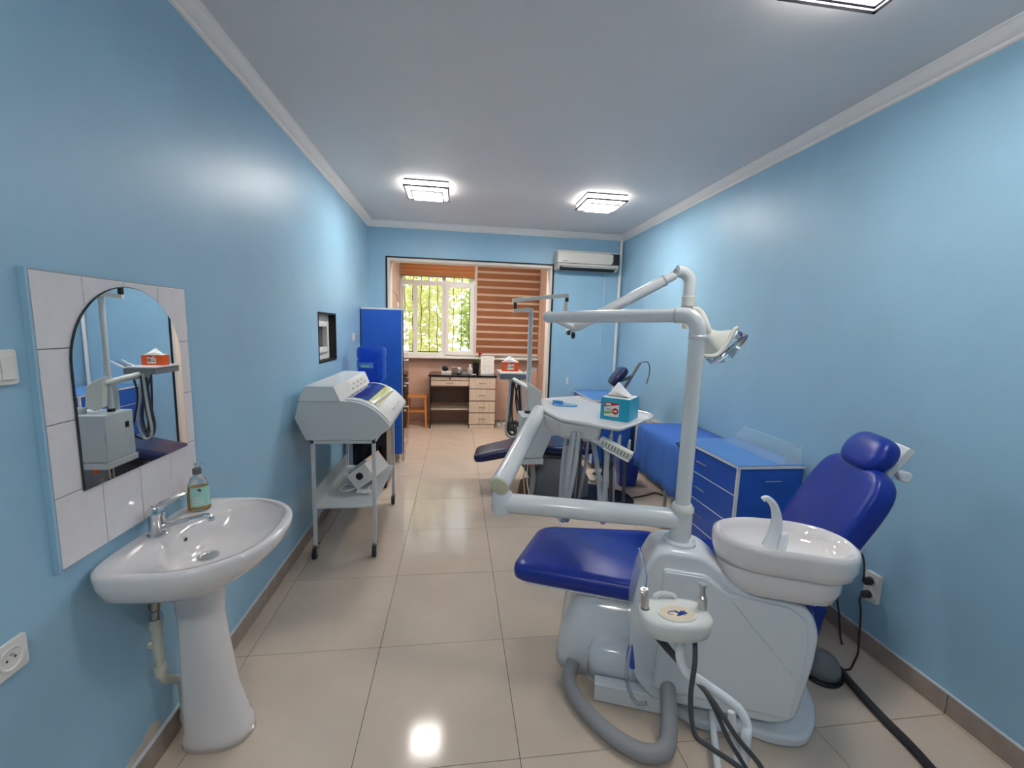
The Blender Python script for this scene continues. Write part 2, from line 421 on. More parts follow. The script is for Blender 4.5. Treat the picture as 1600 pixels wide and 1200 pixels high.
# blinds: alternating opaque and sheer bands
def blind(name, label, x0, x1, y, z0, z1, pitch, op, squash=False):
    t = thing(name, label, 'blind', ((x0+x1)/2, y, z1))
    L = Vector(t.location)
    def add(mb, n, m, bev=0):
        o = mb.build(n, m, t, bevel=bev); o.location = -L; return o
    add(MB().box(x0, x1, y-.035, y+.035, z1, z1+.06), 'cassette', 'stool_wood' if squash else 'alcove_white', .006)
    z = z1; k = 0
    while z > z0+.01:
        za = max(z0, z-op); add(MB().box(x0+.01, x1-.01, y-.0012, y+.0012, za, z), 'band', 'blind_orange' if squash else 'blind_brown')
        zb = max(z0, za-(pitch-op))
        if zb < za: add(MB().box(x0+.01, x1-.01, y-.0008, y+.0008, zb, za), 'sheer_band', 'blind_sheer')
        z = zb; k += 1
    add(MB().box(x0+.005, x1-.005, y-.010, y+.010, z0-.022, z0), 'bottom_bar', 'dark_panel' if squash else 'alcove_white', .004)
    return t
blind('zebra_blind', 'brown striped day and night roller blind lowered over the window', 1.255, AX1-.015, AYB-.10, 1.13, 2.53, .118, .084)
blind('raised_zebra_blind', 'brown striped roller blind pulled up above the open window sashes', .075, 1.235, AYB-.10, 2.335, 2.53, .066, .060, True)
# wire with a small plug hanging at the alcove's left side
hcz = thing('hanging_cord', 'thin cord with a small white plug hanging above the tall blue cabinet', 'cord', (AX0+.02, 4.9, 2.0))
MB().tube([(-.018, .0, .02), (.0, .05, .0), (.035, .08, -.05), (.04, .08, -.12)], .003, 6, smooth=4).build('wire', 'dark_grey', hcz)
MB().lathe([(.006, 0), (.012, -.01), (.014, -.06), (.008, -.075)], (.04, .08, -.12), 10).build('plug', 'pvc_white', hcz)

# ------------------------------------------------------------------ trees outside
def tree(name, label, x, y, zc, rx, ry, rz_, n, mt, seed, lf=.07):
    rnd = random.Random(seed)
    t = thing(name, label, 'tree', (x, y, -1.0), group='trees outside the window')
    MB().tube([(0, 0, 0), (.05, .02, zc*.6), (-.02, 0, zc+1.3)], [.11, .08, .03], 8, smooth=4).build('trunk', 'bark', t)
    mb = MB()
    for k in range(n):
        while True:
            a = V(rnd.uniform(-1, 1), rnd.uniform(-1, 1), rnd.uniform(-1, 1))
            if a.length < 1: break
        c = V(a.x*rx, a.y*ry, a.z*rz_+zc+1)
        d = V(rnd.gauss(0, 1), rnd.gauss(0, 1), rnd.gauss(0, .7)).normalized(); e = d.cross(V(rnd.gauss(0, 1), rnd.gauss(0, 1), rnd.gauss(0, 1))).normalized()
        s = lf*rnd.uniform(.6, 1.4)
        mb.add([c-d*s, c+e*s*.45, c+d*s, c-e*s*.45], [[0, 1, 2, 3]])
    f = mb.build('foliage', mt, t, smooth=False); f['kind'] = 'stuff'
    return t
tree('pale_leafy_tree', 'yellow green sunlit tree outside the left panes', -.25, 7.7, 1.7, 1.1, .6, 1.7, 3300, 'leaf_pale', 1)
tree('leafy_tree', 'green leafy tree outside behind the opening sash', 2.0, 8.2, 1.5, 1.05, .7, 1.7, 3300, 'leaf', 2)
tree('tall_leafy_tree', 'taller green tree standing further behind the others outside', 4.2, 10.4, 2.2, 1.9, .8, 2.2, 3200, 'leaf', 3, .1)
tree('broad_pale_tree', 'broad yellow green tree at the back of the garden', -.6, 11.0, 2.4, 2.7, .8, 2.2, 4400, 'leaf_pale', 4, .1)
struct(B('ground', 'plaster', -8, 12, AYB+.4, 16, -1.1, -1.0))

# ------------------------------------------------------------------ ceiling lamps
def ceiling_lamp(x, y, label, s=.36, glow='lamp_glow'):
    t = thing('ceiling_light', label, 'ceiling light', (x, y, ZC), group='square ceiling lights')
    h = s/2
    MB().box(-h, h, -h, h, -.012, -.0005).build('housing', 'lamp_frame', t)
    MB().box(-h+.004, h-.004, -h+.004, h-.004, -.052, -.012).build('diffuser', 'lamp_side_glow', t)
    fr = MB()
    for a in (-1, 1):
        fr.box(a*h-.008, a*h+.006, -h-.006, h+.006, -.062, -.048); fr.box(-h-.006, h+.006, a*h-.008, a*h+.006, -.062, -.048)
    fr.build('rim', 'lamp_frame', t)
    k = h*.72
    MB().box(-k, k, -k, k, -.075, -.0525).build('inner_diffuser', glow, t)
    fr = MB()
    for a in (-1, 1):
        fr.box(a*k-.005, a*k+.006, -k-.006, k+.006, -.084, -.072); fr.box(-k-.006, k+.006, a*k-.005, a*k+.006, -.084, -.072)
    fr.build('inner_rim', 'lamp_frame', t)
ceiling_lamp(.685, 2.58, 'square glowing ceiling lamp nearer the blue sink wall by the opening')
ceiling_lamp(2.24, 2.58, 'square glowing ceiling lamp nearer the air conditioner')
ceiling_lamp(2.20, -.05, 'square glowing ceiling lamp above the royal blue dental chair', glow='lamp_glow_weaker')
ceiling_lamp(.685, -1.95, 'added square fill lamp on the unseen ceiling behind the camera')  # extra lamp out of view, added to lift the left wall and sink
bl = thing('balcony_fill_light', 'added unseen warm oval fill light in the balcony alcove', 'ceiling light', (1.2, 4.26, AZC))  # added fill, tucked behind the lintel to brighten the alcove
MB().lathe([(.27, -.001), (.27, -.02), (.26, -.024)], (0, 0, 0), 36, sx=2.2, sy=.45).build('base', 'cornice_white', bl)
MB().lathe([(.258, -.022), (.25, -.045), (.16, -.062), (0, -.068)], (0, 0, 0), 36, sx=2.2, sy=.45).build('globe', 'balcony_fill_glow', bl)

# ------------------------------------------------------------------ tiled splashback, mirror, switches
sp = thing('tiled_splashback', 'panel of sixteen white tiles around the arched mirror', 'tiles', (XL, .15, .887))
B('backing', 'tile_grout', .0003, .010, -.300, .300, -.002, .782, sp)
tw, th = .1485, .1945
first = None
for i in range(4):
    for j in range(4):
        if first is None: o = first = MB().box(.009, .0165, .001, tw-.001, .001, th-.001).build('tile', 'white_tile', sp, bevel=.0015)
        else: o = first.copy(); COL.objects.link(o)
        o.location = (0, -.297+i*tw, .001+j*th)
B('painted_edge', 'wall_paint', .0003, .0160, -.306, -.2985, -.004, .782, sp)
mr = thing('arched_mirror', 'frameless arched wall mirror on white tiles above the sink', 'mirror', (XL+.0175, .1625, 1.075))
arch = [(-.2275, 0), (.2275, 0), (.2275, .345)]+[(.2275*math.cos(R(a)), .345+.23*math.sin(R(a))) for a in range(6, 180, 6)]+[(-.2275, .345)]
MB().prism(arch, 0, .003, YZ).build('backing', 'dark_edge', mr)
MB().prism([(a*.988, .002+b*.993) for a, b in arch], .0031, .005, YZ).build('glass', 'mirror_glass', mr, smooth=False)
def wall_switch(y, z, s, label, rockers=2):
    t = thing('light_switch', label, 'light switch', (XL, y, z))
    MB().prism(rrect(-s/2, s/2, -s/2, s/2, .008), .0003, .008, YZ).build('frame', 'switch_white', t, bevel=.002)
    for k in range(rockers):
        ww = (s-.02)/rockers; y0 = -s/2+.01+k*ww
        MB().box(.008, .012, y0+.001, y0+ww-.001, -s/2+.012, s/2-.012).build('rocker', 'switch_white', t, bevel=.002)
wall_switch(-.229, 1.434, .082, 'white two rocker light switch beside the white tiles')
wall_switch(3.14, 1.42, .085, 'white light switch between the hatch and tall blue cabinet', 1)
t = thing('power_socket', 'white round recessed power socket on the wall below the light switch', 'socket', (XL, -.288, .752))
MB().prism(rrect(-.041, .041, -.041, .041, .008), .0003, .009, YZ).build('frame', 'switch_white', t, bevel=.002)
MB().lathe([(.028, .009), (.0285, .0125), (.025, .0125), (.021, .0095), (0, .0093)], (0, 0, 0), 28, 'x').build('well', 'switch_white', t)
for dy in (-.0095, .0095): MB().lathe([(.0028, .0088), (.0028, .0100), (0, .0100)], (0, dy, 0), 8, 'x').build('hole', 'black', t)
MB().lathe([(.003, .0088), (.003, .016), (0, .017)], (0, 0, .011), 8, 'x').build('earth_pin', 'steel', t)

# ------------------------------------------------------------------ sink
sk = thing('pedestal_sink', 'white ceramic wash basin on a pedestal under the arched mirror', 'sink', (XL+.002, .168, 0))
def basin_ring(w, f, b, z, n=40, e=2.25):
    """w half width, f front reach, b back position; flat back at wall"""
    out = []
    for k in range(n):
        a = 2*PI*k/n; c, s_ = math.cos(a), math.sin(a)
        yy = w*math.copysign(abs(s_)**(2/(e if c > 0 else 5.0)), s_)
        cc = math.copysign(abs(c)**(2/e), c)
        xx = (f-.16)*cc+.16 if c > 0 else (.16-b)*math.copysign(abs(c)**(2/4.5), c)+.16
        out.append(V(xx, yy, z))
    return out
def shift(r, dx, dz=None): return [V(p.x+dx, p.y, p.z) for p in r]
rim = .842
rings = [basin_ring(.06, .20, .04, .655), basin_ring(.12, .25, .02, .675), basin_ring(.20, .33, .006, .705), basin_ring(.258, .400, .0, .750), basin_ring(.280, .436, 0, .795),
         basin_ring(.286, .448, 0, .828), basin_ring(.284, .446, 0, rim-.003), basin_ring(.276, .438, .008, rim), basin_ring(.258, .420, .022, rim-.003)]
def bowl(w, f, b, z): return [V(b+(f-b)*.5+(f-b)*.5*math.copysign(abs(math.cos(2*PI*k/40))**.85, math.cos(2*PI*k/40)), w*math.copysign(abs(math.sin(2*PI*k/40))**.9, math.sin(2*PI*k/40)), z) for k in range(40)]
rings += [bowl(.248, .412, .112, rim-.006), bowl(.236, .402, .120, rim-.022), bowl(.20, .370, .125, rim-.058), bowl(.145, .315, .132, rim-.085), bowl(.06, .245, .150, rim-.098), bowl(.018, .212, .172, rim-.101)]
bs = MB().loft(rings, True, True).build('basin', 'ceramic', sk, ang=180)
MB().lathe([(.032, 0), (.032, .005), (.025, .006), (.021, .001), (0, .0005)], (.192, 0, rim-.100), 20).build('drain', 'steel', bs)
MB().lathe([(.006, .0), (.006, .002), (0, .002)], (.124, 0, rim-.035), 10, 'x').build('overflow_hole', 'black', bs)
def ped_ring(w, xb, xf, z, e=3.0, rec=.93, dy=.022):
    out = []
    for k in range(32):
        a = 2*PI*k/32; c, s_ = math.cos(a), math.sin(a)
        xm = (xb+xf)/2; hx = (xf-xb)/2; ee = e if c < 0 else 2.3
        out.append(V(xm+hx*math.copysign(abs(c)**(2/ee), c), w*(rec if c > -.42 else 1)*math.copysign(abs(s_)**(2/ee), s_)+dy, z))
    return out
MB().loft([ped_ring(.084, .05, .285, 0, rec=1, dy=.048), ped_ring(.084, .052, .283, .03, rec=1, dy=.047), ped_ring(.083, .056, .277, .055, rec=.99, dy=.046), ped_ring(.081, .06, .268, .075, rec=.89, dy=.045), ped_ring(.074, .07, .240, .22, rec=.88, dy=.036), ped_ring(.070, .08, .225, .38, rec=.90, dy=.026), ped_ring(.067, .085, .215, .52, rec=.93, dy=.018), ped_ring(.074, .08, .225, .62, rec=1, dy=.016), ped_ring(.086, .07, .25, .70, rec=1, dy=.016)]).build('pedestal', 'ceramic', sk, ang=180)
fc = MB().lathe([(.028, 0), (.029, .008), (.024, .012), (.023, .07), (.026, .075), (.026, .088), (.018, .102), (0, .105)], (.055, -.025, rim-.006), 20).build('faucet_body', 'chrome', sk)
MB().tube([(.065, -.025, rim+.02), (.12, -.018, rim+.033), (.190, -.01, rim+.050), (.210, -.008, rim+.047), (.213, -.008, rim+.034)], [.017, .014, .011, .011, .010], 12, smooth=3).build('spout', 'chrome', fc)
MB().tube([(.055, -.025, rim+.085), (.062, .0, rim+.093), (.078, .055, rim+.098), (.085, .085, rim+.097)], [.020, .013, .008, .006], 10, smooth=3).build('lever', 'chrome', fc)
# supply and waste pipes
pp = thing('water_pipes', 'cream plastic supply pipe with a small valve behind the pedestal', 'pipe', (XL, .135, 0))
MB().tube([(.045, .03, .64), (.040, .02, .638), (.033, .01, .625), (.03, .005, .60)], .014, 10, smooth=3).build('hose', 'rubber', pp)
MB().lathe([(.010, .0), (.014, .005), (.014, .03), (.010, .035), (.016, .04), (.016, .065)], (.03, .005, .535), 12).build('valve', 'brass_dull', pp)
MB().tube([(.03, .005, .56), (.05, .0, .56), (.055, -.005, .535)], .005, 8).build('valve_handle', 'steel', pp)
MB().tube([(.03, .005, .535), (.03, .005, .33), (.03, .015, .30), (.030, .10, .22), (.030, .11, .19), (.030, .115, .02)], .0145, 12).build('pipe', 'pipe_pvc', pp)
for z in (.52, .345): MB().lathe([(.019, 0), (.019, .035)], (.03, .005, z-.017), 12).build('collar', 'pipe_pvc', pp)
MB().lathe([(.020, 0), (.022, .02), (.020, .04)], (.033, .114, .03), 12).build('elbow', 'pipe_pvc', pp)
MB().box(.0005, .03, -.002, .012, .43, .445).build('bracket', 'pipe_pvc', pp)
# soap bottle
sb = thing('soap_dispenser', 'clear pump bottle of amber soap with green label on sink rim', 'soap bottle', (-.010, .335, rim+.0005), R(25))
def ov(w, d, z): return [V(w*math.cos(2*PI*k/24), d*math.sin(2*PI*k/24), z) for k in range(24)]
MB().loft([ov(.033, .021, 0), ov(.037, .024, .006), ov(.036, .023, .06), ov(.031, .020, .10), ov(.022, .016, .125), ov(.013, .013, .135), ov(.012, .012, .142)]).build('bottle', 'clear_plastic', sb, ang=180)
MB().loft([ov(.0335, .0215, .004), ov(.0335, .0215, .05), ov(.029, .0185, .092)]).build('soap', 'soap_amber', sb, ang=60)
lab = []
for zz, k1 in ((.018, 1.03), (.06, 1.03), (.092, .96)):
    lab.append([V(.037*k1*math.sin(R(a)), -.0242*k1*math.cos(R(a)), zz) for a in range(-40, 73, 8)])
lb = MB().loft(lab, False, False, False).build('label', 'label_green', sb)
MB().lathe([(.007, 0), (.007, .0008), (0, .0008)], (.004, -.0238, .08), 14, 'y').build('emblem', 'print_dark', lb)
for k in range(4): MB().box(-.018, .016, -.0262, -.0254, .028+.008*k, .030+.008*k).build('print_line', 'pvc_white', lb)
MB().lathe([(.0145, .140), (.0145, .158), (.012, .162)], (0, 0, 0), 16).build('cap', 'dark_grey', sb)
pm = MB().lathe([(.004, .160), (.004, .172), (.008, .172), (.008, .182), (0, .184)], (0, 0, 0), 12).build('pump', 'clear_plastic', sb)
MB().tube([(0, 0, .178), (.022, -.005, .178), (.030, -.006, .174)], .004, 8).build('nozzle', 'clear_plastic', pm)

# ------------------------------------------------------------------ trolley and UV sterilizer cabinet
tc_ = thing('steel_trolley', 'grey steel two tier trolley on casters under the sterilizer', 'trolley', (.225, 1.89, 0))
L = Vector(tc_.location)
def tp(mb, name, m_, bev=0, par=None):
    o = mb.build(name, m_, par or tc_, bevel=bev)
    if par is None: o.location = -L
    return o
lx, ly = (.037, .418), (1.462, 2.318)
for x in lx:
    for y in ly:
        tp(MB().box(x-.011, x+.011, y-.011, y+.011, .085, .806), 'leg', 'grey_enamel', .002)
        cs = tp(MB().lathe([(.012, .076), (.016, .078), (.016, .092)], (x, y, 0), 12), 'caster', 'steel')
        MB().lathe([(.010, -.012), (.033, -.012), (.036, -.008), (.036, .008), (.033, .012), (.010, .012)], (x, y-.022, .0365), 18, 'x').build('wheel', 'rubber', cs)
        MB().box(x-.017, x-.014, y-.034, y+.010, .030, .074).box(x+.014, x+.017, y-.034, y+.010, .030, .074).box(x-.017, x+.017, y-.014, y+.012, .068, .076).build('fork', 'steel', cs)
        if y < 2: MB().box(x-.008, x+.012, y+.005, y+.05, .070, .076).build('brake_pedal', 'dark_grey', cs)
tp(MB().box(lx[0]-.011, lx[1]+.011, ly[0]-.011, ly[0]+.011, .782, .806).box(lx[0]-.011, lx[1]+.011, ly[1]-.011, ly[1]+.011, .782, .806)
   .box(lx[0]-.011, lx[0]+.011, ly[0], ly[1], .782, .806).box(lx[1]-.011, lx[1]+.011, ly[0], ly[1], .782, .806), 'top_frame', 'grey_enamel', .002)
tp(MB().box(lx[0], lx[1], ly[0], ly[1], .338, .350), 'shelf', 'grey_enamel', .002)
tp(MB().box(lx[0]-.004, lx[0], ly[0], ly[1], .352, .46), 'rear_guard', 'grey_enamel')
uv = thing('sterilizer_cabinet', 'grey metal sterilizer box with curved tinted glass lid on a trolley', 'sterilizer', (.225, 1.89, .807))
U = Vector(uv.location)
def up_(mb, name, m_, bev=0, par=None, ang=35):
    o = mb.build(name, m_, par or uv, bevel=bev, ang=ang)
    if par is None: o.location = -U
    return o
Y0, Y1 = 1.44, 2.34
arc = []
for k in range(9):
    t_ = k/8; x = .24+(.518-.24)*t_; z = 1.064-(1.064-.912)*t_
    b_ = .048*math.sin(PI*t_)**.8*(1-.25*t_); arc.append((x+b_*.48, z+b_*.88))
body = [(-.034, 1.062), (-.061, .951), (.004, .808), (.42, .808), (.525, .885), (.525, .905)]+arc[::-1]
up_(MB().prism(body, Y0, Y1, XZ), 'body', 'grey_enamel', .003)
up_(MB().prism([(-.034, 1.064), (.011, 1.161), (.184, 1.159), (.224, 1.064)], Y0-.012, Y1+.012, XZ), 'hood', 'grey_enamel_light', .003)
def arcshift(d, i0=0, i1=9): 
    out = []
    for i in range(i0, i1):
        a = V(*arc[max(i-1, 0)]); b = V(*arc[min(i+1, 8)]); n = (b-a).normalized(); out.append((arc[i][0]-n.y*d, arc[i][1]+n.x*d))
    return out
ld = up_(MB().prism(arcshift(.008)+arcshift(.0005)[::-1], Y0+.03, Y1-.03, XZ), 'lid', 'grey_enamel_light', .002)
up_(MB().prism(arcshift(.0105, 0, 6)+arcshift(.0075, 0, 6)[::-1], Y0+.10, Y1-.09, XZ), 'tinted_window', 'tinted_glass')
pth = arcshift(.028, 7, 8)[0]; pt0 = arcshift(.006, 7, 8)[0]
up_(MB().tube([(pt0[0], Y0+.30, pt0[1]), (pth[0], Y0+.31, pth[1]), (pth[0], Y1-.31, pth[1]), (pt0[0], Y1-.30, pt0[1])], .005, 8), 'handle', 'edge_white')
# control panel on the sloping hood face
nx, nz = .922, .388
cp = up_(MB().prism([(.191, 1.1415), (.2165, 1.0825), (.2175, 1.083), (.192, 1.142)], 1.75, 2.28, XZ), 'control_panel', 'tray_white')
for k in range(7):
    for j in range(2):
        x, z = .1985+.011*j, 1.127-.026*j; y = 1.79+.065*k
        o = up_(MB().prism([(x, z), (x+.006, z-.0145), (x+.0085, z-.0135), (x+.0025, z+.001)], y, y+.03, XZ), 'button', ['grey_enamel', 'tile_grout', 'grey_enamel', 'tile_grout'][(k+j) % 4])
# apparatus lying on the trolley shelf
ap = thing('small_apparatus', 'small white and chrome box with black knob tilted on trolley shelf', 'apparatus', (.30, 1.85, .352), R(-12))
Mx = Matrix.Translation((0, 0, .118)) @ Euler((0, R(-38), 0)).to_matrix().to_4x4()
MB().box(-.085, .085, -.14, .14, -.075, .055, Mx).build('case', 'pvc_white', ap, bevel=.004)
MB().box(-.086, .086, -.10, .142, .0552, .075, Mx).build('metal_cover', 'chrome', ap, bevel=.003)
MB().lathe([(.026, -.141), (.026, -.152), (.022, -.157), (0, -.157)], (0, 0, 0), 12, 'y', M=Mx).build('knob', 'black', ap)
MB().tube([(.02, -.06, .04), (-.08, -.17, .012), (-.15, -.14, .010), (-.13, -.06, .02), (-.02, -.15, .03), (.05, -.19, .012), (.08, -.14, .05)], .006, 8, smooth=5).build('cord', 'pvc_white', ap)
MB().box(-.01, .09, -.185, -.145, .0, .028).build('plug_adapter', 'pvc_white', ap, bevel=.008)

# ------------------------------------------------------------------ water cooler
wc = thing('water_cooler', 'black floor standing water cooler with blue bottle beside tall cabinet', 'water cooler', (.155, 2.80, 0))
MB().box(-.155, .155, -.16, .16, .01, .96).build('body', 'black_gloss', wc, bevel=.015)
MB().box(.156, .162, -.12, .12, .60, .86).build('dispensing_recess', 'dark_grey', wc, bevel=.004)
for dy in (-.05, .05): MB().box(.16, .19, dy-.012, dy+.012, .78, .81).build('tap', 'pvc_white', wc, bevel=.004)
MB().lathe([(.15, .96), (.15, .975), (.11, .99), (.06, .985)], (0, 0, 0), 28).build('collar', 'black', wc)
bt = MB().lathe([(.03, .96), (.03, 1.0), (.10, 1.02), (.128, 1.04), (.133, 1.06), (.133, 1.115), (.127, 1.125), (.127, 1.140), (.133, 1.15), (.133, 1.21), (.127, 1.22), (.127, 1.235), (.133, 1.245), (.133, 1.315), (.125, 1.338), (.105, 1.350), (.06, 1.342), (0, 1.338)], (0, 0, 0), 32).build('bottle', 'bottle_blue', wc, ang=180)
ll = []
for zz in (1.155, 1.205): ll.append([V(.1345*math.cos(R(a)), .1345*math.sin(R(a)), zz) for a in range(-140, -69, 6)])
lq = MB().loft(ll, False, False, False).build('bottle_label', 'cabinet_top_blue', bt)
ll = []
for zz in (1.160, 1.182): ll.append([V(.1352*math.cos(R(a)), .1352*math.sin(R(a)), zz) for a in range(-125, -84, 6)])
MB().loft(ll, False, False, False).build('label_print', 'label_green', wc)
MB().loft([[V(.065, -.120, 1.06), V(.072, -.126, 1.06), V(.072, -.126, 1.30), V(.065, -.120, 1.30)], [V(.075, -.105, 1.06), V(.085, -.108, 1.06), V(.085, -.108, 1.30), V(.075, -.105, 1.30)]]).build('handle', 'bottle_blue', wc)

# ------------------------------------------------------------------ tall blue cabinet
cx0, cx1, cy0, cy1, cz0, cz1 = XL+.014, .372, 3.45, 3.925, .10, 1.735
tb = thing('tall_cabinet', 'tall blue cabinet with glass doors standing in the corner', 'cabinet', ((cx0+cx1)/2, (cy0+cy1)/2, 0))
L = Vector(tb.location)
def kb(mb, name, m_, bev=0, par=None):
    o = mb.build(name, m_, par or tb, bevel=bev)
    if par is None: o.location = -L
    return o
kb(MB().box(cx0, cx1-.02, cy0, cy0+.018, cz0, cz1-.018), 'side_panel', 'cabinet_blue')
kb(MB().box(cx0, cx1-.02, cy1-.018, cy1, cz0, cz1-.018), 'side_panel', 'cabinet_blue')
kb(MB().box(cx0, cx0+.01, cy0+.018, cy1-.018, cz0, cz1-.018), 'back_panel', 'cabinet_blue')
kb(MB().box(cx0, cx1-.018, cy0-.002, cy1, cz1-.018, cz1), 'top_panel', 'edge_white')
kb(MB().box(cx1-.02, cx1-.014, cy0-.001, cy0+.018, cz0, cz1-.018), 'edging', 'edge_white')
for z in (.10, .50, .92, 1.32): kb(MB().box(cx0+.01, cx1-.03, cy0+.018, cy1-.018, z, z+.016), 'shelf', 'edge_white')
ym = (cy0+cy1)/2
for y0, y1 in ((cy0, ym-.002), (ym+.002, cy1)):
    d = kb(MB().box(cx1-.012, cx1, y0, y1, .94, cz1-.02), 'glass_door', 'tinted_glass', .001)
    kb(MB().lathe([(.008, 0), (.008, .01), (.012, .014), (.012, .022), (0, .024)], (cx1, (y1-.03 if y0 == cy0 else y0+.03), 1.15), 12, 'x'), 'knob', 'edge_white')
    kb(MB().box(cx1-.012, cx1, y0, y1, cz0+.01, .925), 'door', 'tinted_glass', .001)
    for z in (.60, .88, .25): kb(MB().lathe([(.008, 0), (.008, .01), (.012, .014), (.012, .022), (0, .024)], (cx1, y0+.02, z), 12, 'x'), 'knob', 'edge_white')
for x in (cx0+.04, cx1-.05):
    for y in (cy0+.04, cy1-.04): kb(MB().lathe([(.022, .0), (.022, .01), (.018, .012), (.018, .10)], (x, y, 0), 14), 'foot', 'chrome')
kb(MB().box(cx0, cx1-.016, cy0-.001, cy1, cz0-.004, cz0), 'bottom_edging', 'aluminium')

# ------------------------------------------------------------------ balcony: desk, stool, desk things
DY0, DY1 = 5.08, 5.60
dk = thing('writing_desk', 'beech desk with black top and drawers below the window', 'desk', (1.05, 5.34, 0))
L = Vector(dk.location)
def kd(mb, name, m_, bev=0, par=None):
    o = mb.build(name, m_, par or dk, bevel=bev)
    if par is None: o.location = -L
    return o
kd(MB().prism(rounded([(.535, DY0-.02), (1.575, DY0-.02), (1.575, DY1), (.535, DY1)], .03), .800, .828, XY), 'desk_top', 'desk_black', .004)
kd(MB().box(.555, .572, DY0, DY1-.02, 0, .799), 'side_panel', 'desk_black', .001)
kd(MB().box(.5722, 1.146, DY0+.012, DY1-.05, .645, .799), 'drawer_case', 'dark_panel')
kd(MB().box(.5722, 1.146, DY1-.09, DY1-.07, .33, .64), 'modesty_panel', 'dark_panel')
kd(MB().box(.5722, 1.146, DY0+.10, DY1-.10, .268, .286), 'foot_shelf', 'beech')
kd(MB().box(.5722, 1.146, DY0+.097, DY0+.10, .262, .27), 'foot_shelf_edge', 'desk_black')
kd(MB().box(1.148, 1.556, DY0+.012, DY1-.02, 0, .799), 'drawer_pedestal', 'desk_black')
def handle_xz(xc, y, z, par, w=.09):
    MB().tube([(xc-w/2, y, z-.006), (xc-w/2+.012, y-.022, z), (xc+w/2-.012, y-.022, z), (xc+w/2, y, z-.006)], .0075, 8).build('handle', 'tile_grout', par)
for z0, z1, lk in ((.752, .797, 1), (.666, .740, 0)):
    d = kd(MB().box(.576, 1.142, DY0-.004, DY0+.012, z0, z1), 'drawer', 'beech', .0015)
    if lk: MB().lathe([(.014, DY0-.008), (.014, DY0-.004)], (.86, 0, .775), 14, 'y').build('lock', 'black', d)
    else: handle_xz(.86, DY0-.004, .703, d)
for z0, z1 in ((.625, .797), (.438, .612), (.254, .424), (.070, .240)):
    d = kd(MB().box(1.153, 1.552, DY0-.006, DY0+.012, z0, z1), 'drawer', 'beech', .0015)
    handle_xz(1.352, DY0-.006, (z0+z1)/2, d)
kd(MB().box(1.160, 1.545, DY0-.002, DY0+.0115, .002, .058), 'plinth', 'beech')
DT = .829
def desk_thing(name, label, cat, x, y, rz=0): return thing(name, label, cat, (x, y, DT), rz)
a = desk_thing('desk_phone', 'black device on a cream base on the desk', 'phone', .80, 5.30)
MB().box(-.075, .075, -.06, .06, 0, .03).build('base', 'paper', a, bevel=.004)
MB().lathe([(.04, -.02), (.05, -.015), (.05, .015), (.04, .02)], (-.02, 0, .077), 18, 'y', sx=.85).build('screen_body', 'black', a)
a = desk_thing('pencil_box', 'brown card box standing at the back of the desk', 'box', .93, 5.42)
MB().box(-.05, .05, -.03, .03, 0, .085).build('box', 'dark_panel', a, bevel=.003); MB().box(-.051, .051, -.031, .031, .0852, .092).build('lid', 'plaster', a)
a = desk_thing('round_jar', 'small blue grey jar with pinkish top on the desk', 'jar', .995, 5.28)
MB().lathe([(.03, 0), (.048, .012), (.05, .035), (.035, .06), (.02, .065)], (0, 0, 0), 18).build('jar', 'base_grey', a)
MB().lathe([(.02, .065), (.026, .075), (.022, .10), (0, .102)], (0, 0, 0), 14).build('top', 'paper', a)
a = desk_thing('brown_box', 'small brown box beside the round jar on the desk', 'box', 1.085, 5.38)
MB().box(-.04, .04, -.03, .03, 0, .075).build('box', 'dark_panel', a, bevel=.003); MB().box(-.035, .035, -.032, -.0302, .004, .014).build('print_strip', 'pvc_white', a)
a = desk_thing('spray_bottle', 'pale grey plastic bottle with white cap on the desk', 'bottle', 1.165, 5.25)
MB().lathe([(.032, 0), (.034, .004), (.034, .085), (.026, .10), (.014, .106), (.014, .115)], (0, 0, 0), 18).build('bottle', 'unit_grey', a)
MB().lathe([(.012, .115), (.016, .117), (.016, .14), (.010, .15)], (0, 0, 0), 12).build('cap', 'pvc_white', a)
MB().lathe([(.009, -.0345), (.009, -.0355), (0, -.0355)], (0, 0, .05), 10, 'y').build('emblem', 'black', a)
a = desk_thing('white_card', 'small white card lying beside the pale grey bottle', 'card', 1.225, 5.20)
MB().box(-.03, .03, -.02, .02, 0, .004).build('card', 'paper', a, bevel=.001); MB().box(-.024, .024, -.014, .014, .0041, .0045).build('print', 'tile_grout', a)
a = desk_thing('flower_vase', 'black vase holding a single red rose on the desk', 'vase', 1.262, 5.40)
MB().lathe([(.040, 0), (.046, .01), (.052, .12), (.050, .17), (.044, .17), (.040, .03), (0, .02)], (0, 0, 0), 20).build('vase', 'black', a)
MB().tube([(0, 0, .05), (.02, -.01, .18), (.045, -.02, .25), (.055, -.02, .30)], .004, 6, smooth=4).build('stem', 'stem_green', a)
for k, (dx, dz) in enumerate(((-.03, .18), (.02, .19), (-.01, .20))):
    MB().add([(dx, 0, .165), (dx+.025, -.012, dz), (dx-.005, -.02, dz+.03), (dx-.025, .01, dz)], [[0, 1, 2, 3]]).build('leaf', 'stem_green', a)
ro = MB().lathe([(.004, .288), (.022, .298), (.030, .318), (.024, .338), (.010, .345)], (.057, -.02, 0), 14).build('rose', 'rose_red', a)
for k in range(5):
    an = k*2*PI/5
    MB().lathe([(.0, -.012), (.014, -.006), (.018, .004), (.010, .014)], (.057+.017*math.cos(an), -.02+.017*math.sin(an), .318), 8).build('petal', 'rose_red', ro)
MB().lathe([(.0, .268), (.016, .276), (.020, .29), (.010, .305)], (.022, -.02, 0), 10).build('bud', 'plaster', a)
a = desk_thing('document_sheet', 'printed white sheet standing upright at the end of the desk', 'paper', 1.435, 5.27)
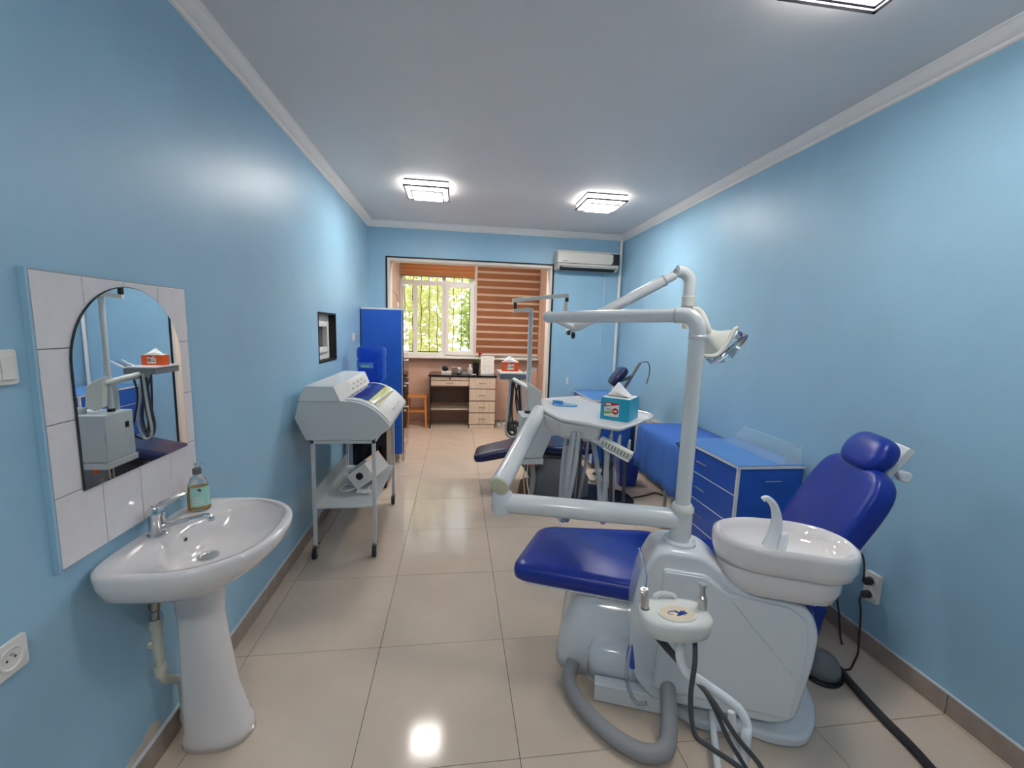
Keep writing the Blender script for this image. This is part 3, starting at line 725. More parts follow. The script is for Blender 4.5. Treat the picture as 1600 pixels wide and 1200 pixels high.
Mp = Euler((R(-8), 0, 0)).to_matrix().to_4x4()
MB().box(-.105, .105, -.002, .002, 0, .285, Mp).build('sheet', 'paper', a)
MB().box(-.03, .03, .0025, .06, 0, .004).build('foot', 'clear_plastic', a)
for k in range(9): MB().box(-.07, -.07+[.13, .05, .12, .14, .08, .13, .10, .04, .12][k], -.0027, -.0021, .25-.023*k, .253-.023*k, Mp).build('print_line', 'tile_grout', a)
st = thing('wooden_stool', 'orange brown wooden stool between the tall cabinet and desk', 'stool', (.36, 5.24, 0))
MB().box(-.16, .16, -.14, .14, .465, .495).build('seat', 'stool_wood', st, bevel=.006)
for x in (-.13, .13):
    for y in (-.11, .11): MB().prism(rrect(-.018, .018, -.018, .018, .004, 2), 0, .464, lambda a_, b_, h, x=x, y=y: V(a_+x*(1.12-.12*h/.464), b_+y*(1.12-.12*h/.464), h)).build('leg', 'stool_wood', st)
for y in (-.115, .115): MB().box(-.125, .125, y-.010, y+.010, .24, .275).build('stretcher', 'stool_wood', st)
for x in (-.135, .135): MB().box(x-.010, x+.010, -.10, .10, .17, .205).build('stretcher', 'stool_wood', st)
def slipper(x, y, rz, label):
    s_ = thing('slipper', label, 'slipper', (x, y, 0), rz, 'slippers beside the desk')
    sole = [(-.04, -.12), (.035, -.12), (.045, 0), (.048, .09), (.02, .135), (-.03, .13), (-.046, .06), (-.036, -.03)]
    MB().prism(rounded(sole, .03), 0, .022, XY).build('sole', 'paper', s_, bevel=.004)
    rs = []
    for yy in (.0, .03, .07, .11): rs.append([V(.048*math.cos(R(b)), yy, .022+(.05-.03*yy/.11)*math.sin(R(b))) for b in range(0, 181, 15)])
    MB().loft(rs, False, False, False).build('upper', 'slipper_maroon', s_)
slipper(1.635, 5.40, R(4), 'maroon and white slipper lying right against the desk drawers')
slipper(1.75, 5.42, R(-6), 'maroon and white slipper lying between its pair and the black bag')

# ------------------------------------------------------------------ air conditioner and corner pipe
ac = thing('air_conditioner', 'cream wall mounted air conditioner with black end panel', 'air conditioner', (2.52, YB, 2.285))
acp = [(0, .0), (-.13, .0), (-.19, .045), (-.195, .07), (-.188, .19), (-.16, .225), (0, .228)]
MB().prism(acp, -.385, .385, lambda a_, b_, h: V(h, a_-.001, b_)).build('body', 'ac_cream', ac, bevel=.008)
fpn = rounded([(-.378, .074), (.285, .074), (.305, .10), (.305, .194), (-.378, .194)], .02)
def acf(off): return lambda a_, b_, h: V(a_, -.1965-off+.0065*(b_-.07)/.12*1.0-h, b_)
MB().prism([(.27, .072), (.384, .072), (.384, .200), (.27, .200)], 0, .002, acf(.000)).build('end_panel', 'ac_dark', ac)
MB().prism(fpn, .001, .005, acf(.0)).build('front_panel', 'ac_cream', ac, bevel=.001)
MB().box(-.386, .386, -.197, -.05, .0655, .0705).build('panel_gap', 'ac_dark', ac)
MB().prism([(-.118, -.004), (-.184, .0365), (-.186, .034), (-.120, -.008)], -.345, .345, lambda a_, b_, h: V(h, a_-.001, b_)).build('air_outlet', 'black', ac)
MB().prism([(-.178, .026), (-.190, .034), (-.192, .030), (-.180, .022)], -.33, .33, lambda a_, b_, h: V(h, a_-.003, b_)).build('louvre', 'ac_cream', ac)
MB().prism([(-.1965, .088), (-.1962, .097), (-.1958, .097), (-.196, .088)], -.33, -.26, lambda a_, b_, h: V(h, a_-.007, b_)).build('badge', 'tray_grey', ac)
tag(MB().tube([(2.985, YB-.028, .02), (2.985, YB-.028, 2.68)], .018, 12).build('corner_pipe', 'cornice_white'), 'slim white vertical pipe in the corner beside the air conditioner', 'pipe')
tag(MB().tube([(2.80, YB-.006, 2.28), (2.80, YB-.006, 1.75), (2.78, YB-.006, 1.5), (2.83, YB-.006, 1.25), (2.86, YB-.006, .9)], .003, 6, smooth=5).build('thin_cable', 'edge_white'), 'thin pale cable running down the wall below the air conditioner', 'cable')
tag(MB().box(2.36, 2.385, YB-.014, YB-.0005, .86, .95).build('wall_clip', 'edge_white', bevel=.003), 'small white clip on the wall beside the opening', 'clip')

# ------------------------------------------------------------------ blue drawer cabinets along the right wall
def bar_handle(par, p, along, out, w=.11):
    """slim bar handle: p centre on the face, along/out unit vectors"""
    p, al, ou = Vector(p), Vector(along), Vector(out)
    MB().tube([p-al*w/2, p-al*w/2+ou*.024, p+al*w/2+ou*.024, p+al*w/2], .0045, 8).build('handle', 'chrome', par)
def drawer_cabinet(name, label, x0, x1, y0, y1, zt, splits, front=True):
    t = thing(name, label, 'cabinet', ((x0+x1)/2, (y0+y1)/2, 0))
    L = Vector(t.location)
    def k(mb, n, m_, bev=0, par=None):
        o = mb.build(n, m_, par or t, bevel=bev)
        if par is None: o.location = -L
        return o
    k(MB().box(x0+.02, x1, y0+.018, y1, .07, zt-.018), 'body', 'cabinet_blue')
    k(MB().box(x0-.004, x1, y0-.004, y1+.002, zt-.004, zt), 'top', 'cabinet_top_blue')
    k(MB().box(x0-.006, x1, y0-.006, y1+.003, zt-.020, zt-.0045), 'top_edging', 'edge_white')
    k(MB().box(x0+.001, x0+.019, y0+.001, y0+.017, .07, zt-.0205), 'corner_strip', 'edge_white', .002)
    for a_, b_ in zip(splits[:-1], splits[1:]):
        d = k(MB().box(x0+.002, x0+.019, y0+.020, y1-.004, b_+.003, a_-.003), 'drawer', 'cabinet_blue', .001)
        k(MB().box(x0+.0005, x0+.0195, y0+.020, y1-.004, b_-.0025, b_+.0028), 'drawer_edging', 'edge_white')
        bar_handle(d, (x0+.002, (y0+y1)/2+.02, (a_+b_)/2+.01), (0, 1, 0), (-1, 0, 0))
    if front:
        d = k(MB().box(x0+.022, x1-.004, y0+.002, y0+.0175, .075, zt-.022), 'door', 'cabinet_blue', .001)
        bar_handle(d, ((x0+x1)/2, y0+.002, zt-.09), (1, 0, 0), (0, -1, 0))
    for x in (x0+.05, x1-.05):
        for y in (y0+.05, y1-.05): k(MB().lathe([(.018, 0), (.018, .07)], (x, y, 0), 12), 'foot', 'dark_grey')
    return t
drawer_cabinet('drawer_cabinet', 'royal blue drawer cabinet behind the near dental chair by the wall', 2.58, 3.008, .842, 1.455, .808, [.785, .62, .44, .26, .08])
drawer_cabinet('drawer_cabinet', 'royal blue drawer cabinet in the corner behind the far dental chair', 2.46, 2.92, 3.12, 3.90, .80, [.777, .60, .42, .24, .08])
ag = thing('acrylic_guard', 'clear acrylic guard standing on the drawer cabinet against the wall', 'guard', (2.99, 1.15, .809))
MB().prism(rounded([(-.30, 0), (.29, 0), (.29, .04), (.22, .105), (-.30, .105)], .02), -.003, .0, lambda a_, b_, h: V(h, a_, b_)).build('rear_sheet', 'acrylic', ag)
MB().prism(rounded([(-.12, 0), (-.004, 0), (-.004, .105), (-.09, .105)], .02), -.300, -.297, XZ).build('end_sheet', 'acrylic', ag)
MB().box(-.14, -.004, -.296, .28, .0, .003).build('bottom_sheet', 'acrylic', ag)
MB().tube([(-.0015, -.30, .105), (-.0015, .22, .105), (-.0015, .29, .04), (-.0015, .29, .002)], .0016, 6).build('sheet_edge', 'label_green', ag)
MB().tube([(-.12, -.2985, .002), (-.09, -.2985, .105), (-.004, -.2985, .105), (-.004, -.2985, .002)], .0016, 6).build('sheet_edge', 'label_green', ag)
# cloth covered table
ct = thing('folding_table', 'white legged table under the blue cloth by the radiator', 'table', (2.76, 1.80, 0))
MB().box(-.195, .22, -.30, .20, .745, .768).build('table_top', 'edge_white', ct, bevel=.004)
for y in (-.10, .17):
    MB().box(-.012, .012, y-.012, y+.012, .03, .745).build('leg', 'edge_white', ct, bevel=.003)
    MB().box(-.17, .17, y-.014, y+.014, .003, .03).build('foot_bar', 'edge_white', ct, bevel=.004)
MB().box(-.010, .010, -.09, .16, .02, .04).build('stretcher', 'edge_white', ct, bevel=.003)
MB().box(.06, .08, .158, .182, .03, .745).build('leg', 'edge_white', ct, bevel=.003)
rows = []; NY = 20
path = []   # across: from far-right top to left edge, then down
for k in range(NY+1):
    y = 1.475+.60*k/NY; fold = .010*math.sin(k*1.35)+.006*math.sin(k*3.1)
    row = [V(2.998, y, .773), V(2.85, y, .776), V(2.70, y, .777), V(2.58, y, .776), V(2.535, y, .768), V(2.518, y, .745)]
    for j in range(1, 6): row.append(V(2.517-fold*j/5-.010*j/5, y, .745-.070*j-.002*math.sin(k*.9)*j))
    if k < 3:
        for p in row[5:]: p.y -= (.12, .08, .04)[k]
    rows.append(row)
for k in range(1, 5):   # hang over the far edge
    yy = 2.075+[.012, .02, .022, .024][k-1]
    row = []
    for j, p in enumerate(rows[NY]):
        z = p.z-[.02, .09, .17, .25][k-1]
        row.append(V(min(p.x+.018*k if j > 4 else p.x, 3.0), yy+.006*math.sin(j*1.9), max(z, .40) if j > 4 else z))
    rows.append(row)
cl = MB().loft(rows, False, False, False).build('blue_cloth', 'cloth_blue', ang=180)
so = cl.modifiers.new('thick', 'SOLIDIFY'); so.thickness = .003
tag(cl, 'blue cloth draped over the table between drawer cabinet and radiator', 'cloth')
# radiator
rd = thing('radiator', 'cream ribbed radiator on the wall beyond the cloth covered table', 'radiator', (2.968, 2.65, .12))
for k in range(10):
    y = -.36+.08*k
    MB().prism(rrect(-.040, .040, y-.030, y+.030, .012, 3), .03, .55, XY).build('rib', 'radiator', rd, bevel=.012)
for z in (.06, .50): MB().tube([(0, -.40, z), (0, .40, z)], .018, 10).build('header_pipe', 'radiator', rd)
for y in (-.3, .3): MB().box(.038, .055, y-.01, y+.01, .42, .46).build('bracket', 'steel', rd)

# ------------------------------------------------------------------ bins
def bin_(name, label, x, y, w0, w1, h, m_, bag=None, rz=0):
    t = thing(name, label, 'bin', (x, y, 0), rz)
    rr_ = lambda w_, z: [V(a_, b_, z) for a_, b_ in rrect(-w_, w_, -w_*.8, w_*.8, w_*.3)]
    MB().loft([rr_(w0, 0), rr_(w1, h), rr_(w1+.010, h), rr_(w1+.010, h+.012), rr_(w1-.004, h+.012), rr_(w0-.004, .006)]).build('bucket', m_, t)
    for z in (h*.45, h*.75): MB().loft([rr_(w0+(w1-w0)*z/h+.002, z-.004), rr_(w0+(w1-w0)*z/h+.004, z), rr_(w0+(w1-w0)*z/h+.002, z+.004)], False, False).build('band', m_, t)
    if bag: MB().loft([rr_(w1+.013, h-.05), rr_(w1+.014, h+.016), rr_(w1-.006, h+.018), rr_(w1-.012, h-.14)], False, False).build('bag_liner', bag, t)
    return t
bin_('waste_bucket', 'blue plastic bucket on the floor before the radiator', 2.70, 2.66, .085, .115, .30, 'bin_blue')
bin_('waste_bin', 'blue waste bin with pale bag liner behind the white chair console', 2.78, .56, .105, .135, .33, 'bin_blue', 'bag_white', R(-15))

# ------------------------------------------------------------------ dental chair near the camera (local axes: s to the head, t to the far side)
def slab(stations, n=28, e=4.0):
    """cushion loft; station = (s, z, angle, half width, half thickness, dip)"""
    rings = []
    for s_, z, an, w_, h, dip in stations:
        d = V(math.cos(an), 0, math.sin(an)); nn = V(-math.sin(an), 0, math.cos(an)); ring = []
        for k in range(n):
            a_ = 2*PI*k/n; c, q = math.cos(a_), math.sin(a_)
            tt = w_*math.copysign(abs(c)**(2/e), c); hh = h*math.copysign(abs(q)**(2/e), q)
            if q > 0: hh -= dip*(1-(tt/w_)**2) if w_ > 1e-6 else 0
            ring.append(V(s_, tt, z)+nn*hh)
        rings.append(ring)
    return MB().loft(rings)
A1 = R(-20); O1 = Vector((1.33, .70, 0))
dc = thing('dental_chair', 'royal blue dental chair with white console, spittoon, lamp and tray', 'dental chair', O1, A1)
Mi = (Matrix.Translation(O1) @ Matrix.Rotation(A1, 4, 'Z')).inverted()
def wl(p): return Mi @ Vector(p)
# base plate, shroud, lift
plate = [(.33, -.30), (.62, -.345), (.79, -.435), (.94, -.40), (1.05, -.425), (1.16, -.41), (1.23, -.33), (1.275, -.22), (1.29, -.08), (1.27, .22), (1.1, .28), (.36, .28)]
MB().prism(rounded(plate, .05, 5), .002, .048, XY).build('base_plate', 'unit_white', dc, bevel=.016, seg=3)
def rr3(x0, x1, y0, y1, r, z): return [V(a_, b_, z) for a_, b_ in rrect(x0, x1, y0, y1, r, 5)]
MB().loft([rr3(.185, .86, -.262, .25, .09, .002), rr3(.19, .86, -.26, .25, .09, .06), rr3(.20, .85, -.25, .24, .09, .17), rr3(.235, .83, -.232, .22, .09, .26), rr3(.29, .80, -.205, .20, .085, .325), rr3(.35, .76, -.165, .16, .08, .352), rr3(.42, .70, -.10, .10, .06, .360)]).build('base_shroud', 'unit_white', dc, ang=180)
MB().loft([rr3(.335, .62, -.335, -.20, .05, .05), rr3(.34, .62, -.335, -.2, .05, .14), rr3(.355, .60, -.325, -.2, .05, .185), rr3(.39, .57, -.30, -.2, .04, .205)]).build('shroud_bulge', 'unit_white', dc, ang=180)
MB().box(.37, .68, -.392, -.338, .005, .085).build('cable_cover', 'unit_white', dc, bevel=.006)
MB().prism([(.42, .33), (.62, .33), (.78, .42), (.40, .42)], -.09, .09, XZ).build('lift_arm', 'dark_grey', dc, bevel=.01)
# upholstery
LZ = .415
MB().loft([[V(a_, b_, z) for a_, b_ in rounded([(-.045+i, -.215+i), (.66, -.245+i), (.66, .36-i), (.025+i, .235-i)], .07, 6)] for i, z in ((.020, LZ-.047), (.004, LZ-.030), (0, LZ), (.004, LZ+.022), (.018, LZ+.036), (.05, LZ+.043))]).build('leg_rest', 'vinyl_blue', dc, ang=180)
MB().prism(rounded([(.0, -.195), (.66, -.22), (.66, .22), (.06, .185)], .05), LZ-.058, LZ-.046, XY).build('leg_rest_shell', 'unit_white', dc, bevel=.004)
MB().loft([[V(a_, b_, z) for a_, b_ in rrect(.64+i, 1.24-i, -.245+i, .325-i, .07, 5)] for i, z in ((.02, LZ-.055), (.003, LZ-.035), (0, LZ+.01), (.006, LZ+.035), (.03, LZ+.05))]).build('seat', 'vinyl_blue', dc, ang=180)
BA = R(64)
bk = []
for f_, w_, h, dip in ((0, .18, .02, 0), (.015, .222, .045, .004), (.06, .240, .055, .012), (.25, .255, .058, .020), (.42, .260, .058, .022), (.54, .258, .056, .018), (.60, .240, .052, .012), (.64, .20, .044, .006), (.662, .13, .025, 0), (.668, .06, .010, 0)):
    bk.append((1.16+f_*math.cos(BA), .44+f_*math.sin(BA), BA, w_*.90, h, dip))
o = slab(bk, e=5).build('backrest', 'vinyl_blue', dc, sub=1)
bs2 = []
for f_, w_, h in ((.05, .19, .012), (.30, .20, .014), (.52, .19, .012), (.58, .15, .010)):
    bs2.append((1.16+f_*math.cos(BA)+.060*math.sin(BA), .44+f_*math.sin(BA)-.060*math.cos(BA), BA, w_, h, 0))
slab(bs2).build('backrest_shell', 'unit_white', dc)
HA = R(58); hs = []
for f_, w_, h, dip in ((-.085, .05, .012, 0), (-.08, .09, .03, 0), (-.06, .118, .046, .004), (-.02, .135, .054, .008), (.02, .135, .054, .008), (.055, .118, .046, .004), (.075, .09, .03, 0), (.08, .05, .012, 0)):
    hs.append((1.455+f_*math.cos(HA), 1.085+f_*math.sin(HA), HA, w_, h, dip))
hd = slab(hs, e=3.0).build('headrest', 'vinyl_blue', dc, sub=1)
MB().box(-.06, .10, -.05, .05, -.02, .012, Matrix.Translation((1.525, 0, 1.035)) @ Euler((0, -HA, 0)).to_matrix().to_4x4()).build('headrest_plate', 'unit_white', dc, bevel=.006)
MB().tube([(1.40, 0, .92), (1.50, 0, 1.01), (1.54, 0, 1.05)], .018, 10).build('headrest_stem', 'aluminium', dc)
MB().lathe([(.018, -.07), (.024, -.065), (.024, -.045), (.016, -.04), (.016, .04), (.024, .045), (.024, .065), (.018, .07)], (1.56, 0, 1.005), 14, 'y').build('headrest_knob', 'unit_white', dc)
# console box
bodyp = [(.60, .085), (.525, .16), (.50, .30), (.495, .44), (.515, .60), (.565, .715), (.61, .735), (.745, .728), (.80, .69), (.845, .635), (.93, .600), (1.07, .592), (1.135, .555), (1.16, .48), (1.155, .36), (1.12, .12), (1.05, .085)]
MB().prism(rounded(bodyp, .03, 3), -.418, -.225, XZ).build('console_body', 'unit_white', dc, bevel=.022, seg=4)
pan = [(.600, .663), (.757, .660), (.838, .598), (1.045, .578), (1.10, .540), (1.116, .47), (1.116, .37), (1.09, .135), (.595, .152), (.605, .36)]
MB().prism(rounded(pan, .018, 3), -.432, -.416, XZ).build('front_panel', 'unit_white', dc, bevel=.008, seg=3)
pan2 = [(.606, .656), (.755, .653), (.836, .592), (1.098, .295), (1.085, .142), (.602, .160), (.611, .36)]
MB().prism(rounded(pan2, .012, 3), -.438, -.431, XZ).build('front_cover', 'unit_white', dc, bevel=.005, seg=2)
MB().box(.505, .53, -.415, -.34, .20, .34).build('blue_bottle_cover', 'bin_blue', dc, bevel=.008)
MB().tube([(.50, -.41, .30), (.495, -.425, .18), (.53, -.43, .08), (.58, -.42, .07)], .008, 8, smooth=4).build('clear_tube', 'clear_plastic', dc)
# spittoon
def oval(cx, cy, a_, b_, z, n=36, k=.10):
    out = []
    for i in range(n):
        q = 2*PI*i/n; c, s_ = math.cos(q), math.sin(q)
        bb = b_*(1+k*c) - (.10*b_*math.exp(-((c)/.35)**2) if s_ < 0 else 0)
        out.append(V(cx+a_*math.copysign(abs(c)**.85, c), cy+bb*math.copysign(abs(s_)**.9, s_), z))
    return out
SX, SY = 1.034, -.325
cu_ = MB().loft([oval(SX-.01, SY, .165, .10, .598), oval(SX-.01, SY, .200, .122, .610), oval(SX-.01, SY, .212, .132, .650), oval(SX-.01, SY, .214, .134, .692), oval(SX, SY, .208, .130, .699), oval(SX, SY, .212, .133, .703), oval(SX, SY, .234, .150, .712), oval(SX, SY, .243, .158, .745), oval(SX, SY, .245, .160, .786), oval(SX, SY, .241, .156, .803), oval(SX, SY, .230, .147, .809), oval(SX, SY, .218, .136, .803), oval(SX, SY, .208, .128, .782), oval(SX, SY, .195, .118, .762), oval(SX+.01, SY, .15, .09, .745), oval(SX+.02, SY, .04, .03, .735)]).build('spittoon', 'ceramic', dc, ang=55)
MB().tube([(.985, -.345, .765), (.998, -.345, .82), (1.000, -.345, .88), (.985, -.345, .93), (.960, -.345, .955), (.944, -.345, .948)], [.026, .022, .018, .014, .011, .010], 14, smooth=4).build('cup_filler', 'unit_white', cu_)
MB().tube([(1.020, -.345, .765), (1.030, -.345, .81), (1.028, -.345, .825)], [.022, .017, .012], 12, smooth=3).build('rinse_nozzle', 'unit_white', cu_)
# main post
PX, PY = .668, -.33
MB().lathe([(.056, .722), (.060, .728), (.060, .742), (.052, .75), (.046, .745)], (PX, PY, 0), 28).build('post_collar', 'unit_white', dc)
pw = dc.matrix_basis @ Vector((PX, PY, 0))
ztee = .828; zup = 1.628
MB().lathe([(.041, .735), (.041, .868)], (PX, PY, 0), 28).build('post_sleeve', 'arm_white', dc)
MB().lathe([(.044, .866), (.044, .878), (.034, .893)], (PX, PY, 0), 28).build('sleeve_ring', 'cream_plastic', dc)
pe = Vector((PX, PY, zup-.085))
lend = wl((1.385, .631, 1.590)); pt = Vector((PX, PY, zup)); ldir = (lend-pt); ldir.z = 0; ldir.normalize()
elb = [Vector((PX, PY, zup-.075))]
for k in range(0, 7):
    a_ = R(15*k); elb.append(Vector((PX, PY, zup-.055))+ldir*(.055*(1-math.cos(a_)))+V(0, 0, .055*math.sin(a_)))
elb.append(Vector((PX, PY, zup))+ldir*.08)
MB().tube([(PX, PY, .74), (PX, PY, zup-.085)], .029, 24).build('post', 'arm_white', dc)
MB().lathe([(.031, zup-.088), (.034, zup-.085), (.034, zup-.077), (.031, zup-.074)], (PX, PY, 0), 24).build('post_ring', 'arm_white', dc)
MB().tube(elb, .030, 24).build('post_elbow', 'arm_white', dc)
# lower tray arm
j1 = wl((1.150, .365, ztee)); pd = Vector((PX, PY, ztee)); ad = (j1-pd).normalized()
MB().tube([pd+ad*.02, j1-ad*.0], .041, 24).build('tray_arm', 'arm_white', dc)
MB().lathe([(.041, -.041), (.044, -.03), (.044, .03), (.041, .045), (.03, .052)], j1, 24).build('tray_arm_joint', 'arm_white', dc)
a0 = wl(P(782, 756, y=.335)); a1 = wl(P(843, 643, y=.86)); adir = (a1-a0).normalized()
MB().tube([a0-adir*.012, a0, a1, a1+adir*.012], [.041, .041, .039, .03], 20).build('spring_arm', 'arm_white', dc)
MB().tube([a0-adir*.022, a0-adir*.019, a0-adir*.0125], [.030, .038, .0405], 20).build('spring_arm_cap', 'cream_cap', dc)
# tray with console below
TZ = 1.14
tpx = [(846, 623), (905, 618), (936, 629.5), (1005, 642.5), (1020, 646.5), (1018, 651), (968, 668), (876, 653), (848, 638)]
tpoly = [wl(P(a_, b_, z=TZ)) for a_, b_ in tpx]
tp2 = rounded([(p.x, p.y) for p in tpoly], .03, 3)
ty = MB().prism(tp2, TZ-.020, TZ-.008, XY).build('tray', 'tray_white', dc, bevel=.004)
MB().tube([V(a_, b_, TZ-.008) for a_, b_ in tp2]+[V(*tp2[0], TZ-.008)], .008, 8, cap=False).build('tray_lip', 'tray_white', ty)
cen = Vector((sum(p.x for p in tpoly)/9, sum(p.y for p in tpoly)/9)); F_ = Vector((tpoly[8].x, tpoly[8].y))
con = []
for a_, b_ in [(848, 641), (878, 655), (945, 663), (935, 640), (900, 626), (852, 628)]:
    p = wl(P(a_, b_, z=TZ)); con.append((p.x, p.y))
cx_ = sum(a_ for a_, b_ in con)/6; cy_ = sum(b_ for a_, b_ in con)/6
def consc(k): return [(cx_+(a_-cx_)*k, cy_+(b_-cy_)*k) for a_, b_ in con]
MB().loft([[V(a_, b_, TZ-.105) for a_, b_ in rounded(consc(.80), .03)], [V(a_, b_, TZ-.085) for a_, b_ in rounded(consc(.9), .03)], [V(a_, b_, TZ-.021) for a_, b_ in rounded(consc(.97), .03)]]).build('tray_console', 'holder_cream', dc, bevel=.004)
# instrument holder under the tray front
h0, h1 = wl(P(941, 688, y=.47)), wl(P(984, 711, y=.40))
hx = (h1-h0); hl = hx.length; hx.normalize(); hz = V(0, 0, 1); hy = hz.cross(hx).normalized(); hz = hx.cross(hy)
Mh = Matrix(((hx.x, hy.x, hz.x, h0.x), (hx.y, hy.y, hz.y, h0.y), (hx.z, hy.z, hz.z, h0.z), (0, 0, 0, 1)))
MB().box(-.01, hl+.012, -.022, .022, -.016, .016, Mh).build('instrument_holder', 'cream_plastic', dc, bevel=.006)
for k in range(9): MB().box(.008+k*hl/9, .010+k*hl/9+.002, -.0235, -.0222, -.010, .008, Mh).build('holder_slot', 'dark_grey', dc)
MB().box(.02, hl+.01, -.035, .022, -.024, -.017, Mh).build('holder_rail', 'tray_white', dc, bevel=.002)
MB().tube([wl(P(905, 672, y=.62)), wl(P(922, 684, y=.55)), wl(P(948, 700, y=.47))], .011, 10, smooth=4).build('holder_bracket', 'tray_white', dc)
for k, f_ in enumerate((.25, .55, .9)):
    b0 = h0+hx*hl*f_+hy*.032; MB().tube([b0+V(0, 0, -.02), b0+V(0, 0, .03), b0+V(.004, .006, .055)], [.009, .008, .004], 10).build('handpiece', ['hose_light', 'hose_light', 'steel'][k], dc)
# hoses hanging below the tray
def drop(pxs, y0, r, m_, name='instrument_hose'):
    pts = [wl(P(a_, b_, y=y0+dy)) for a_, b_, dy in pxs]
    MB().tube(pts, r, 10, smooth=5).build(name, m_, dc)
drop([(897, 675, .0), (889, 730, .0), (882, 790, .01), (880, 812, .05), (876, 800, .12), (880, 730, .16), (888, 672, .18)], .55, .0135, 'hose_light')
drop([(905, 675, .0), (898, 730, .0), (887, 790, .01), (886, 812, .05), (884, 800, .12), (886, 730, .16), (895, 672, .18)], .54, .012, 'hose_light')
drop([(908, 674, .0), (906, 730, .0), (899, 790, .02), (896, 805, .06), (894, 790, .12), (898, 700, .18)], .56, .006, 'hose_dark')
drop([(920, 676, .0), (914, 730, .0), (903, 786, .02), (900, 800, .06), (900, 780, .12), (905, 700, .18)], .56, .007, 'hose_grey')
drop([(950, 700, .0), (947, 740, .0), (944, 790, .01), (942, 815, .05), (938, 800, .12), (935, 740, .16), (925, 680, .2)], .47, .0125, 'hose_light')
drop([(955, 705, .0), (954, 740, .0), (953, 790, .01), (950, 812, .05), (946, 795, .12), (940, 700, .18)], .46, .006, 'hose_dark')
drop([(962, 706, .0), (959, 740, .0), (958, 795, .01), (955, 812, .05), (950, 795, .12), (945, 700, .18)], .46, .005, 'hose_grey')
drop([(976, 712, .0), (975, 740, .0), (973, 795, .01), (968, 812, .05), (960, 795, .12), (952, 700, .18)], .44, .0075, 'hose_dark')
# lamp arm
lz = Vector((lend.x, lend.y, zup-.012))
ls = Vector((PX, PY, zup))+ldir*.082
MB().tube([ls, lz], [.027, .0255], 24).build('lamp_arm', 'arm_white', dc)
MB().tube([ls-ldir*.004, ls+ldir*.004], .031, 24).build('lamp_arm_ring', 'hose_light', dc)
MB().tube([lz, lz+ldir*.012, lz+ldir*.03], [.028, .028, .021], 20).build('lamp_arm_cap', 'unit_white', dc)
MB().box(-.010, .010, -.010, .010, -.008, .012, Matrix.Translation(lz+ldir*.028)).build('cap_switch', 'black', dc)
l2a = wl(P(896, 513, y=.69)); l2b = wl(P(1052, 431, y=.60)); d2 = (l2b-l2a).normalized()
MB().tube([lz-ldir*.02+V(0, 0, -.005), l2a], .015, 12).build('lamp_pivot', 'arm_white', dc)
MB().tube([l2a, l2a+d2*.02, l2b-d2*.045], [.018, .0255, .0255], 20).build('lamp_spring_arm', 'arm_white', dc)
MB().tube([l2b-d2*.050, l2b-d2*.042], .028, 20).build('lamp_spring_ring', 'hose_light', dc)
MB().tube([l2b-d2*.045, l2b+d2*.005, l2b+d2*.012], [.022, .022, .014], 16).build('lamp_knuckle', 'arm_white', dc)
kn = wl(P(1055, 424, y=.585)); MB().lathe([(.010, -.006), (.010, .004), (0, .006)], kn, 14, 'y').build('knuckle_pin', 'steel', dc)
MB().tube([l2a+V(0, 0, -.02), l2a+V(0, 0, -.038), l2a+V(0, 0, -.05)], [.009, .011, .006], 10).build('tension_knob', 'black', dc)
e0 = wl(P(1058, 424, y=.60)); e1 = wl(P(1079, 432, y=.595)); e2 = wl(P(1080, 464, y=.59))
eh = e1-e0; eh.z = 0; ehl = eh.length; eh.normalize()
ee = [e0-eh*.0]
ctr = e0+eh*(ehl-.055)+V(0, 0, -.055)
ee = [e0]+[ctr+eh*(.055*math.sin(R(15*k)))+V(0, 0, .055*math.cos(R(15*k))) for k in range(7)]+[Vector((ctr.x+eh.x*.055, ctr.y+eh.y*.055, e2.z))]
MB().tube(ee, .0285, 20).build('lamp_elbow', 'arm_white', dc)
eb = ee[-1]
MB().lathe([(.032, -.045), (.032, .0), (.029, .003)], eb, 20).build('lamp_elbow_collar', 'cream_plastic', dc)
MB().lathe([(.024, -.15), (.027, -.046)], eb, 20).build('lamp_yoke', 'cream_plastic', dc)
# lamp head: local z = direction of light
hc = wl(P(1124, 537, y=.50))
ydir = Vector((.82, .10, -.56)).normalized()              # light direction (local to chair)
lx_ = Vector((.28, -.95, .10)); lx_ = (lx_-ydir*lx_.dot(ydir)).normalized(); ly_ = ydir.cross(lx_)
Ml = Matrix(((lx_.x, ly_.x, ydir.x, hc.x), (lx_.y, ly_.y, ydir.y, hc.y), (lx_.z, ly_.z, ydir.z, hc.z), (0, 0, 0, 1)))
def rl(w_, h, r, z): return [Ml @ V(a_, b_, z) for a_, b_ in rrect(-w_, w_, -h, h, r, 4)]
MB().loft([rl(.030, .030, .025, -.075), rl(.036, .034, .028, -.055), rl(.055, .045, .03, -.035), rl(.085, .062, .03, -.012), rl(.094, .070, .03, .006)]).build('lamp_head', 'cream_plastic', dc, ang=60)
MB().loft([rl(.092, .068, .02, .0065), rl(.100, .075, .02, .050), rl(.096, .071, .02, .054)]).build('lamp_cover', 'clear_plastic', dc, ang=60)
MB().loft([rl(.075, .052, .03, .0068), rl(.080, .056, .03, .010)]).build('reflector', 'chrome', dc)
for yy in (.39, .61):
    MB().tube([wl(P(a_, b_, y=yy)) for a_, b_ in ((1092, 551), (1100, 556), (1116, 556), (1128, 548), (1139, 532), (1147, 516), (1153, 512))], .0095, 10, smooth=4).build('lamp_handle', 'cream_plastic', dc)
nk = Ml @ V(0, 0, -.07); MB().tube([nk, Ml @ V(0, 0, -.10)], [.032, .028], 16).build('lamp_neck', 'cream_plastic', dc)
